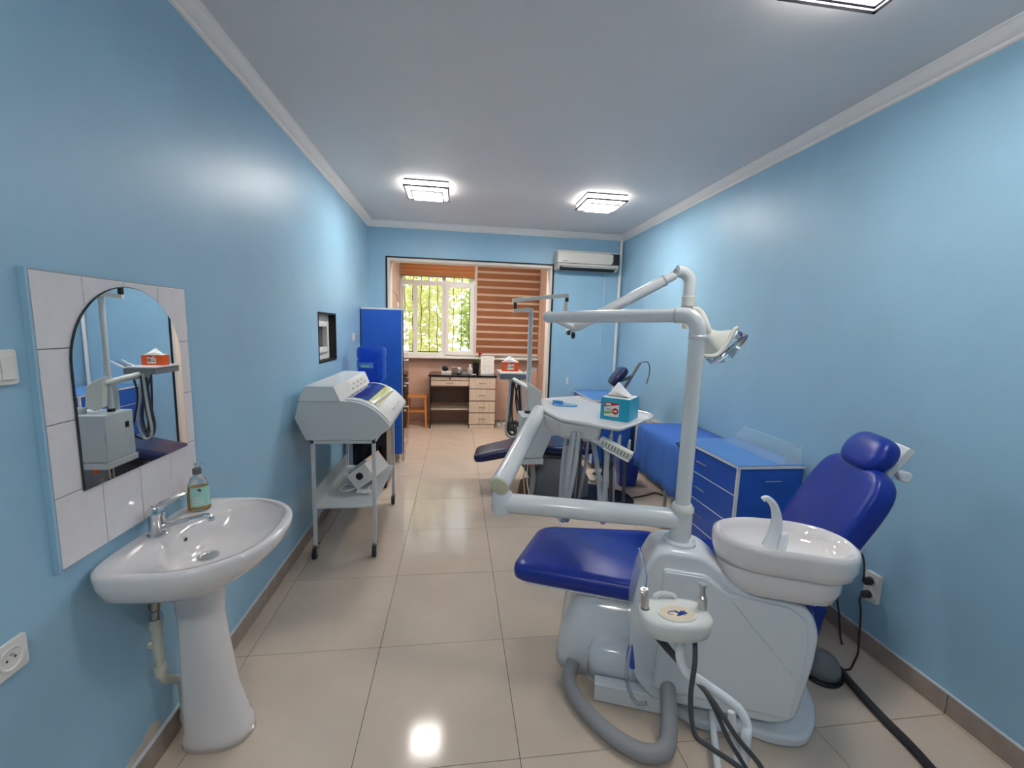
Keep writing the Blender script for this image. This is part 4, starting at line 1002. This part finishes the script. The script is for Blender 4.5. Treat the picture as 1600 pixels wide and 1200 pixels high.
y0_ = eb+V(0, 0, -.065)+V(.02, -.018, 0)
MB().tube([y0_, y0_+V(.03, -.01, -.005), nk+V(-.005, -.02, .03), nk+V(0, -.01, -.005)], [.018, .016, .015, .015], 12, smooth=3).build('lamp_fork', 'cream_plastic', dc)
MB().tube([Ml @ V(-.02, -.075, .02), Ml @ V(-.02, -.10, .02)], .006, 8).build('lamp_switch', 'black', dc)
# thick hose from base to console
hpts = [(.275, -.285, .075), (.262, -.345, .045), (.30, -.43, .034), (.42, -.545, .034), (.55, -.60, .034), (.635, -.575, .045), (.655, -.50, .09), (.652, -.43, .17), (.650, -.36, .22)]
MB().tube(hpts, .031, 14, smooth=6).build('supply_hose', 'hose_grey', dc)
# assistant's instrument holder on a bent pipe in front of the console
def dpt(px, py, D): return wl(CAM + (fwd + r2*((px-800)/F_PX) - u2*((py-600)/F_PX))*D)
hc2 = dpt(1055, 958, 1.16)
Ma = Matrix.Translation(hc2) @ Matrix.Rotation(R(14), 4, 'Z')
def ho(w_, h, z, n=32):
    out = []
    for k in range(n):
        q = 2*PI*k/n; c, s_ = math.cos(q), math.sin(q)
        out.append(Ma @ V(w_*math.copysign(abs(c)**.8, c), h*math.copysign(abs(s_)**(.8 if s_ < 0 else .55), s_), z))
    return out
ah = MB().loft([ho(.078, .050, -.050), ho(.092, .060, -.042), ho(.098, .064, -.005), ho(.093, .060, .004), ho(.080, .050, .006)]).build('assistant_holder', 'holder_cream', dc, ang=60)
MB().loft([[Ma @ V(.052*math.cos(2*PI*k/28), -.012+.034*math.sin(2*PI*k/28), z) for k in range(28)] for z in (.006, .009)]).build('emblem_ring', 'holder_cream', ah)
MB().loft([[Ma @ V(.047*math.cos(2*PI*k/28), -.012+.030*math.sin(2*PI*k/28), z) for k in range(28)] for z in (.0088, .0096)]).build('emblem_plate', 'emblem_cream', ah)
def emb(poly): return MB().prism(poly, .0096, .0102, lambda a_, b_, h: Ma @ V(a_*1.15, b_*1.0-.012, h)).build('emblem', 'emblem_blue', ah)
emb([(-.006, -.012), (.004, -.012), (.022, .008), (.010, .008)]); emb([(-.010, .009), (.0, .009), (.006, .002), (.018, -.009), (.008, -.009), (.0, -.001)]); emb([(.012, -.004), (.024, -.003), (.022, .005), (.014, .003)])
MB().tube([Ma @ V(-.016+.010*math.cos(R(a_)), -.013+.006*math.sin(R(a_)), .0100) for a_ in range(60, 300, 20)], .0009, 6).build('emblem', 'emblem_blue', ah)
MB().tube([Ma @ V(-.035, .052, -.006), Ma @ V(-.035, .058, .010), Ma @ V(-.01, .066, .014), Ma @ V(.02, .060, .010), Ma @ V(.02, .054, -.006)], .007, 8, smooth=4).build('holder_lip', 'holder_cream', ah)
for k, sx_ in enumerate((-.080, .080)):
    b0 = Ma @ V(sx_, .012, 0)
    MB().lathe([(.012, .004), (.012, .008), (.008, .009)], b0, 16).build('holder_hole', 'dark_grey', ah)
sy = MB().tube([Ma @ V(-.080, .012, .0), Ma @ V(-.083, .012, .045), Ma @ V(-.086, .013, .062)], [.0105, .0115, .010], 14).build('syringe', 'steel', dc)
MB().tube([Ma @ V(-.086, .013, .060), Ma @ V(-.082, .016, .085), Ma @ V(-.085, .022, .120), Ma @ V(-.098, .03, .165), Ma @ V(-.104, .03, .170)], [.005, .004, .003, .003, .003], 10, smooth=4).build('syringe_tip', 'clear_plastic', sy)
for dx in (-.006, .006): MB().lathe([(.005, 0), (.005, .006), (0, .007)], Ma @ V(-.086+dx, .003, .052), 10).build('syringe_button', 'steel', sy)
se = MB().tube([Ma @ V(.080, .012, .0), Ma @ V(.079, .013, .040), Ma @ V(.078, .013, .046)], [.0125, .0125, .008], 16).build('suction_tip', 'steel', dc)
MB().tube([Ma @ V(.078, .013, .044), Ma @ V(.076, .014, .075)], [.008, .007], 14).build('suction_nozzle', 'steel', se)
MB().lathe([(.005, 0), (.011, .0), (.011, .006), (.005, .006)], Ma @ V(.076, .014, .074), 16).build('suction_rim', 'steel', se)
# bent pipe carrying the holder, fixed to the base plate
pipe = [Ma @ V(.005, 0, -.048), dpt(1062, 1000, 1.17), dpt(1063, 1030, 1.17), dpt(1072, 1050, 1.165), dpt(1092, 1062, 1.16), dpt(1140, 1095, 1.14), dpt(1158, 1112, 1.13), dpt(1167, 1135, 1.12), dpt(1164, 1170, 1.11)]
q = pipe[-1]; pipe += [V(q.x, q.y, .20), V(q.x+.01, q.y+.06, .09), V(.82, -.46, .075), V(.83, -.38, .07)]
MB().tube(pipe, .0125, 14, smooth=4).build('holder_pipe', 'unit_white', dc)
p2 = [dpt(1143, 1112, 1.15), dpt(1147, 1150, 1.14), dpt(1153, 1198, 1.12)]; q = p2[-1]
MB().tube(p2+[V(q.x, q.y, .12)], .010, 10, smooth=3).build('holder_brace', 'unit_white', dc)
def hang(pts, r, m_): MB().tube(pts, r, 10, smooth=6).build('assistant_hose', m_, dc)
hang([Ma @ V(-.075, .02, -.045), dpt(1042, 1015, 1.20), dpt(1075, 1050, 1.18), dpt(1110, 1090, 1.13), dpt(1150, 1150, 1.09), dpt(1190, 1200, 1.06), dpt(1200, 1240, 1.05)], .0065, 'hose_dark')
hang([Ma @ V(.065, .02, -.045), dpt(1086, 1030, 1.13), dpt(1079, 1090, 1.10), dpt(1085, 1145, 1.07), dpt(1110, 1168, 1.05), dpt(1150, 1195, 1.03), dpt(1190, 1230, 1.02)], .0065, 'hose_dark')
hang([Ma @ V(-.06, .02, -.045), dpt(1060, 1030, 1.21), dpt(1095, 1070, 1.16), dpt(1118, 1110, 1.14), dpt(1138, 1155, 1.12), dpt(1165, 1200, 1.10), dpt(1180, 1240, 1.09)], .006, 'hose_dark')

# ------------------------------------------------------------------ things on the near tray
def tissue_box(name, label, cat, loc, rz, w_, d_, h, m_, ls=1.0, dx=0.0):
    t = thing(name, label, cat, loc, rz)
    MB().box(-w_/2, w_/2, -d_/2, d_/2, 0, h).build('carton', m_, t, bevel=.0015)
    MB().box(-w_/2+.002, w_/2-.002, -d_/2+.002, d_/2-.002, h+.0003, h+.0012).build('top_print', 'tissue', t)
    rnd = random.Random(3)
    prof_ = []
    N = 14
    for k in range(N+1):
        u_ = k/N; x = -w_*.40+w_*.80*u_
        top = h*(.10+(.60*u_/.40 if u_ < .40 else .60*(1-(u_-.40)/.60))); wob = w_*.018*math.sin(k*1.3); q_ = d_*.1
        prof_.append([V(x*1.02, -q_*1.6+wob, h+.002), V(x, -q_*2.6+wob*.6, h+top*.40), V(x*.98, -q_*.3+wob*.8, h+top), V(x, q_*1.6+wob*.5, h+top*.5), V(x*1.0, q_+wob, h+.002)])
    MB().loft(prof_, True, True, True).build('tissue', 'tissue', t, ang=30)
    # printed label on the front
    s_ = h/.11*ls; y = -d_/2
    lp = MB().box(-.052*s_+dx, .022*s_+dx, y-.0006, y-.0001, .018*s_, .088*s_).build('label', 'paper', t)
    def pr_(poly, m2, dy=.0011): return MB().prism([(a_*s_+dx, b_*s_) for a_, b_ in poly], y-dy, y-.0006, XZ).build('print', m2, lp)
    pr_([(-.052, .064), (-.012, .072), (.022, .080), (.022, .088), (-.052, .088)], 'print_red')
    pr_(rrect(-.046, -.018, .073, .083, .004), 'paper', .0014)
    pr_([(-.052, .030), (-.03, .030), (-.012, .038), (-.010, .044), (-.03, .042), (-.052, .040)], 'print_green')
    pr_([(.004+.016*math.cos(2*PI*k/20), .046+.016*math.sin(2*PI*k/20)) for k in range(20)], 'print_red')
    pr_([(-.004, .042), (.012, .042), (.012, .050), (-.004, .050)], 'paper', .0014)
    text('LIBER', .0125*s_, 'print_dark', lp, Matrix.Translation((-.031*s_+dx, y-.0008, .052*s_)) @ Matrix.Rotation(R(90), 4, 'X'))
    return t
c0, c1, c2 = P(937.5, 651.5, z=TZ), P(982, 658, z=TZ), P(1005, 650, z=TZ)
ex = (c1-c0); wbox = ex.length; rzb = math.atan2(ex.y, ex.x); ey = Vector((-math.sin(rzb), math.cos(rzb), 0)); dbox = abs((c2-c1).dot(ey))
dbox = min(max(dbox, .10), .15)
mid = (c0+c1)/2+ey*dbox/2
tissue_box('tissue_box', 'teal blue tissue box standing on the white tray', 'tissue box', (mid.x, mid.y, TZ-.0075), rzb, wbox, dbox, .108, 'box_teal')
g0 = P(884, 631, z=TZ); 
hm = thing('hand_mirror', 'light blue hand mirror lying on the white tray', 'hand mirror', (g0.x, g0.y, TZ-.0075), R(-30))
sh = rounded([(-.085, .035), (-.045, .028), (-.01, .040), (.06, .02), (.075, -.01), (.04, -.045), (-.03, -.055), (-.075, -.03), (-.06, -.005), (-.09, .01)], .02)
MB().prism(sh, 0, .006, XY).build('frame', 'sky_blue_plastic', hm, bevel=.002)
MB().prism(rounded([(-.01, .030), (.05, .014), (.062, -.008), (.036, -.034), (-.03, -.042), (-.035, -.01)], .015), .0061, .0068, XY).build('glass', 'mirror_glass', hm, smooth=False)
MB().prism(rounded([(-.09, .03), (-.06, .045), (-.02, .030), (-.025, .012), (-.07, .012)], .01), .006, .018, XY).build('grip', 'sky_blue_plastic', hm, bevel=.004)

# ------------------------------------------------------------------ foot pedal, power leads
fp = thing('foot_pedal', 'dark grey domed foot pedal on the floor beside the chair base', 'foot pedal', (2.655, .245, 0))
MB().lathe([(.085, .001), (.09, .012), (.085, .02)], (0, 0, 0), 28).build('base', 'black', fp)
MB().lathe([(.078, .02), (.077, .05), (.064, .085), (.038, .105), (.0, .11)], (0, 0, 0), 28).build('dome', 'base_grey', fp, ang=180)
pcb = MB().tube([(2.735, .245, .03), (2.745, .225, .022), (2.735, .17, .018), (2.715, .05, .018), (2.705, -.03, .018), (2.70, -.10, .018), (2.685, -.19, .018), (2.65, -.34, .018), (2.60, -.55, .018)], .0165, 10, smooth=5).build('cable', 'rubber', fp)
pcb.location = -Vector(fp.location)
so2 = thing('wall_power_socket', 'white double power socket low on the wall beside the chair back', 'socket', (XR, .365, .338))
MB().prism(rrect(-.036, .036, -.075, .075, .008), -.0003, -.022, YZ).build('housing', 'switch_white', so2, bevel=.003)
for dz in (-.035, .035): MB().lathe([(.027, -.0222), (.027, -.026), (.022, -.026), (.020, -.0225)], (0, 0, dz), 22, 'x').build('well', 'switch_white', so2)
def plug(label, z, cable):
    t = thing('power_plug', label, 'plug', (XR-.0262, .365, z))
    MB().lathe([(.017, -.001), (.019, -.012), (.017, -.032), (.010, -.040), (0, -.041)], (0, 0, 0), 16, 'x').build('plug', 'rubber', t)
    L_ = Vector(t.location); o_ = MB().tube(cable, .0045, 8, smooth=6).build('lead', 'rubber', t); o_.location = -L_
plug('black plug with lead rising from the wall socket', .373, [(2.965, .365, .372), (2.952, .362, .40), (2.955, .375, .47), (2.965, .41, .50), (2.975, .50, .46), (2.985, .58, .40), (2.99, .64, .34)])
plug('black plug with lead dropping from the wall socket to the floor', .303, [(2.965, .365, .302), (2.945, .36, .28), (2.95, .35, .22), (2.945, .335, .10), (2.94, .325, .02), (2.90, .30, .006), (2.82, .25, .006), (2.78, .25, .008)])
tag(MB().tube([(2.93, .40, .006), (2.945, .43, .03), (2.955, .46, .12), (2.962, .50, .22), (2.968, .54, .30)], .0045, 8, smooth=6).build('loose_lead', 'rubber'), 'thin black lead looping above the skirting behind the spittoon', 'cable')

# ------------------------------------------------------------------ far dental chair
A2 = R(-8); O2 = Vector((1.20, 2.66, 0))
d2c = thing('dental_chair', 'older navy dental chair with grey console at the far end', 'dental chair', O2, A2)
Mi2 = (Matrix.Translation(O2) @ Matrix.Rotation(A2, 4, 'Z')).inverted()
def w2(p): return Mi2 @ Vector(p)
MB().prism(rounded([(.35, -.33), (1.0, -.46), (1.30, -.44), (1.45, -.30), (1.42, -.05), (1.2, .08), (.8, .26), (.4, .26)], .12, 6), .002, .022, XY).build('base_plate', 'black', d2c, bevel=.006)
MB().loft([rr3(.52, 1.02, -.24, .2, .05, .023), rr3(.52, 1.02, -.24, .2, .05, .20), rr3(.56, .98, -.20, .16, .05, .26), rr3(.60, .92, -.15, .12, .05, .36)]).build('base_shroud', 'base_grey', d2c, ang=50)
MB().prism([(.50, .12), (.62, .30), (.98, .38), (.50, .40), (.38, .30)], -.14, .10, XZ).build('lift_cover', 'dark_grey', d2c, bevel=.012)
lr = []
for f_, w_, h in ((0, .12, .012), (.008, .165, .035), (.04, .195, .046), (.2, .205, .048), (.45, .215, .048), (.62, .22, .045), (.64, .18, .015)): lr.append((-.06+f_, .325+f_*.25, R(14), w_, h, .004))
slab(lr).build('leg_rest', 'vinyl_navy', d2c, sub=1)
st_ = []
for f_, w_, h in ((0, .18, .015), (.01, .23, .045), (.2, .235, .05), (.46, .235, .05), (.48, .18, .015)): st_.append((.58+f_, .455, 0, w_, h, .006))
slab(st_).build('seat', 'vinyl_navy', d2c, sub=1)
B2 = R(60); bb = []
for f_, w_, h in ((0, .15, .015), (.015, .215, .045), (.2, .225, .048), (.42, .215, .045), (.52, .18, .04), (.58, .10, .02)): bb.append((.98+f_*math.cos(B2), .47+f_*math.sin(B2), B2, w_, h, .008))
slab(bb).build('backrest', 'vinyl_navy', d2c, sub=1)
hh0 = w2(P(966, 588, y=2.47)); hh = []
H2 = R(52)
for f_, w_, h in ((-.105, .06, .015), (-.095, .10, .036), (-.05, .122, .046), (.05, .122, .046), (.095, .10, .036), (.105, .06, .015)): hh.append((hh0.x+f_*math.cos(H2), hh0.z+f_*math.sin(H2), H2, w_, h, .004))
hr2 = slab(hh, e=3).build('headrest', 'vinyl_navy', d2c, sub=1)
q0, q1 = w2(P(975, 608, y=2.48)), w2(P(1000, 567, y=2.46))
MB().tube([q0, q1], .016, 8).build('headrest_arm', 'tray_grey', d2c)
MB().tube([q1, w2(P(1012, 566, y=2.46)), w2(P(1015, 580, y=2.46)), w2(P(1010, 600, y=2.46))], .006, 8, smooth=4).build('headrest_lever', 'tray_grey', d2c)
MB().tube([hh0+V(.04, 0, -.04), (q0+q1)/2], .014, 8).build('headrest_bracket', 'dark_grey', d2c)
# console box (parallel to the room), post, tray arm
def wb(x0, x1, y0, y1, z0, z1, name, m_, bev=.004, par=None):
    return MB().add([w2((x, y, z)) for z in (z0, z1) for y in (y0, y1) for x in (x0, x1)], [[0, 2, 3, 1], [4, 5, 7, 6], [0, 1, 5, 4], [2, 6, 7, 3], [0, 4, 6, 2], [1, 3, 7, 5]]).build(name, m_, par or d2c, bevel=bev)
MB().add([w2(p) for p in ((1.505, 2.11, .46), (1.69, 2.11, .46), (1.505, 2.39, .46), (1.69, 2.39, .46), (1.505, 2.11, .82), (1.83, 2.11, .82), (1.505, 2.39, .82), (1.83, 2.39, .82))], [[0, 2, 3, 1], [4, 5, 7, 6], [0, 1, 5, 4], [2, 6, 7, 3], [0, 4, 6, 2], [1, 3, 7, 5]]).build('console_box', 'unit_grey', d2c, bevel=.006)
MB().add([w2(p) for p in ((1.51, 2.104, .475), (1.688, 2.104, .475), (1.765, 2.104, .675), (1.51, 2.104, .675), (1.51, 2.111, .475), (1.688, 2.111, .475), (1.765, 2.111, .675), (1.51, 2.111, .675))], [[0, 1, 2, 3], [7, 6, 5, 4], [0, 4, 5, 1], [1, 5, 6, 2], [2, 6, 7, 3], [3, 7, 4, 0]]).build('console_panel', 'unit_grey', d2c, bevel=.002)
wb(1.495, 1.70, 2.095, 2.40, .41, .458, 'console_ledge', 'unit_grey')
wb(1.56, 1.68, 2.40, 2.47, .40, .44, 'console_bracket', 'dark_grey')
wb(1.497, 1.503, 2.30, 2.33, .69, .735, 'rocker_switch', 'black', 0)
wb(1.70, 1.79, 2.13, 2.22, .821, .865, 'control_pod', 'cream_plastic')
MB().tube([w2((1.578, 2.28, .815)), w2((1.578, 2.28, 1.735))], .020, 14).build('post', 'unit_grey', d2c)
MB().lathe([(.026, 0), (.026, .02), (.021, .025)], w2((1.578, 2.28, .821)), 14).build('post_collar', 'black', d2c)
MB().lathe([(.021, 0), (.021, .008)], w2((1.578, 2.28, 1.735)), 14).build('post_cap', 'dark_grey', d2c)
def bar2(a_, b_, h, m_, name):
    a_, b_ = w2(a_), w2(b_); d = (b_-a_).normalized(); sd_ = d.cross(V(0, 0, 1)).normalized(); uu = sd_.cross(d)
    MB().loft([[p+sd_*.015+uu*h, p-sd_*.015+uu*h, p-sd_*.015-uu*h, p+sd_*.015-uu*h] for p in (a_, b_)]).build(name, m_, d2c, bevel=.003)
bar2((1.592, 2.275, 1.725), (1.425, 2.28, 1.705), .016, 'cream_plastic', 'lamp_arm')
wb(1.425, 1.452, 2.265, 2.295, 1.72, 1.775, 'lamp_arm_pivot', 'black')
bar2((1.415, 2.28, 1.790), (1.905, 2.30, 1.857), .017, 'cream_plastic', 'lamp_spring_arm')
wb(1.878, 1.905, 2.285, 2.315, 1.80, 1.835, 'lamp_swivel', 'black')
MB().tube([w2((1.888, 2.30, 1.80)), w2((1.886, 2.30, 1.72))], .020, 12).build('lamp_stem', 'cream_plastic', d2c)
MB().tube([w2((1.865, 2.30, 1.74)), w2((1.87, 2.29, 1.70)), w2((1.92, 2.28, 1.62)), w2((1.94, 2.28, 1.59))], [.014, .012, .010, .010], 10, smooth=3).build('lamp_fork', 'cream_plastic', d2c)
lc = w2((1.96, 2.28, 1.57))
Ml = Matrix.Translation(lc) @ Euler((R(12), R(155), 0)).to_matrix().to_4x4()
MB().loft([rl(.03, .03, .02, -.04), rl(.07, .05, .03, -.02), rl(.085, .06, .03, .006)]).build('lamp_head', 'cream_plastic', d2c, ang=60)
MB().loft([rl(.083, .058, .028, .0065), rl(.08, .055, .028, .015)]).build('lamp_cover', 'clear_plastic', d2c)
MB().tube([w2((1.915, 2.27, 1.565)), w2((1.915, 2.27, 1.515))], [.012, .014], 10).build('lamp_handle', 'black', d2c)
# tray arm of the far chair
MB().tube([w2(p) for p in ((1.590, 2.355, .815), (1.590, 2.355, 1.01), (1.585, 2.36, 1.04), (1.565, 2.38, 1.06), (1.51, 2.44, 1.07), (1.45, 2.52, 1.082))], .018, 12, smooth=3).build('tray_arm', 'unit_grey', d2c)
tb0 = [P(824, 598, y=2.20), P(836, 604, y=2.20), P(846, 612, y=2.20), P(848, 640, y=2.20), P(838, 645, y=2.20), P(827, 640, y=2.20)]
cov = MB(); n_ = len(tb0)
fr_ = [w2(p) for p in tb0]; bk_ = [w2(p+V(0, .05, 0)) for p in tb0]
cov.add(fr_+bk_, [list(range(n_)), list(range(n_, 2*n_))[::-1]]+[[i, (i+1) % n_, n_+(i+1) % n_, n_+i] for i in range(n_)])
cov.build('arm_cover', 'cream_plastic', d2c, bevel=.006)
MB().tube([w2(P(826, 606, y=2.23)), w2(P(805, 594, y=2.42)), w2(P(797, 589, y=2.50))], [.020, .018, .014], 12).build('spring_arm', 'cream_plastic', d2c)
wb(1.345, 1.585, 2.435, 2.74, 1.095, 1.145, 'tray_box', 'tray_grey', .008)
wb(1.340, 1.565, 2.43, 2.75, 1.1455, 1.158, 'tray', 'tray_white', .003)
for k in range(3):
    p0 = Vector((1.59, 2.47+.06*k, 1.14)); MB().tube([w2(p0), w2(p0+V(.05, -.02, .035)), w2(p0+V(.085, -.02, .06))], [.010, .007, .004], 8).build('handpiece', ['pvc_white', 'steel', 'pvc_white'][k], d2c)
def hose2(pts, r, m_): MB().tube([w2(P(a_, b_, y=y_)) for a_, b_, y_ in pts], r, 8, smooth=6).build('instrument_hose', m_, d2c)
hose2([(800, 592, 2.5), (797, 630, 2.5), (792, 662, 2.5), (797, 678, 2.52), (806, 676, 2.55), (814, 655, 2.58), (812, 620, 2.6), (810, 592, 2.6)], .011, 'hose_dark')
hose2([(803, 592, 2.46), (800, 630, 2.46), (796, 660, 2.46), (800, 672, 2.48), (808, 668, 2.52), (811, 640, 2.56), (805, 605, 2.6), (803, 592, 2.62)], .008, 'hose_dark')
hose2([(798, 592, 2.44), (794, 640, 2.44), (790, 672, 2.44), (796, 683, 2.46), (807, 680, 2.5), (816, 655, 2.54), (815, 615, 2.58), (813, 590, 2.6)], .010, 'hose_light')
hose2([(812, 592, 2.44), (806, 620, 2.44), (810, 650, 2.44), (816, 670, 2.46), (813, 682, 2.5), (805, 680, 2.54), (800, 650, 2.56), (800, 592, 2.58)], .008, 'hose_dark')
MB().tube([w2(p) for p in ((1.62, 2.25, .41), (1.64, 2.22, .25), (1.60, 2.16, .08), (1.52, 2.12, .035), (1.42, 2.14, .03))], .024, 12, smooth=5).build('supply_hose', 'hose_grey', d2c)
for k in range(2): MB().tube([w2(p) for p in ((1.56+.03*k, 2.22, .41), (1.555+.03*k, 2.2, .2), (1.60+.05*k, 2.10, .02), (1.85, 2.05+.04*k, .008), (2.1, 2.12+.03*k, .008))], .005, 6, smooth=5).build('thin_lead', ['cable_yellow', 'pvc_white'][k], d2c)
wb(1.585, 1.605, 2.10, 2.12, .38, .41, 'red_fitting', 'box_orange', 0)
tissue_box('orange_tissue_box', 'orange tissue box standing on the far grey tray', 'tissue box', (1.455, 2.62, 1.1585), R(-2), .155, .10, .085, 'box_orange', 1.15, .012)
# pedals and leads near the far chair
pc = thing('round_pedal', 'flat black oval foot switch on the floor near the blue bucket', 'foot pedal', (2.50, 2.95, 0))
MB().lathe([(.06, .002), (.062, .015), (.05, .025), (0, .028)], (0, 0, 0), 20, sy=.7).build('pedal_body', 'black', pc)
MB().lathe([(.035, .0285), (.03, .034), (0, .036)], (0, 0, 0), 16, sy=.7).build('pedal_button', 'dark_grey', pc)
MB().tube([w2(p) for p in ((2.05, 2.55, .20), (2.20, 2.52, .14), (2.32, 2.62, .05), (2.42, 2.78, .012), (2.43, 2.88, .01))], .005, 6, smooth=6).build('green_lead', 'stem_green', d2c)
tag(MB().tube([(2.62, 2.30, .006), (2.72, 2.33, .006), (2.80, 2.36, .006), (2.90, 2.40, .006), (2.95, 2.30, .006)], .007, 6, smooth=6).build('black_lead', 'rubber'), 'black lead lying on the floor beneath the blue cloth', 'cable')
fs = thing('black_bag', 'black rounded bag lying on the alcove floor beyond the slippers', 'bag', (1.86, 5.02, 0))
MB().lathe([(.12, .002), (.15, .02), (.16, .06), (.14, .10), (.08, .125), (0, .13)], (0, 0, 0), 26).build('bag_body', 'black', fs, ang=180)
MB().lathe([(.16, .055), (.163, .06), (.16, .065)], (0, 0, 0), 26).build('piping', 'dark_grey', fs)
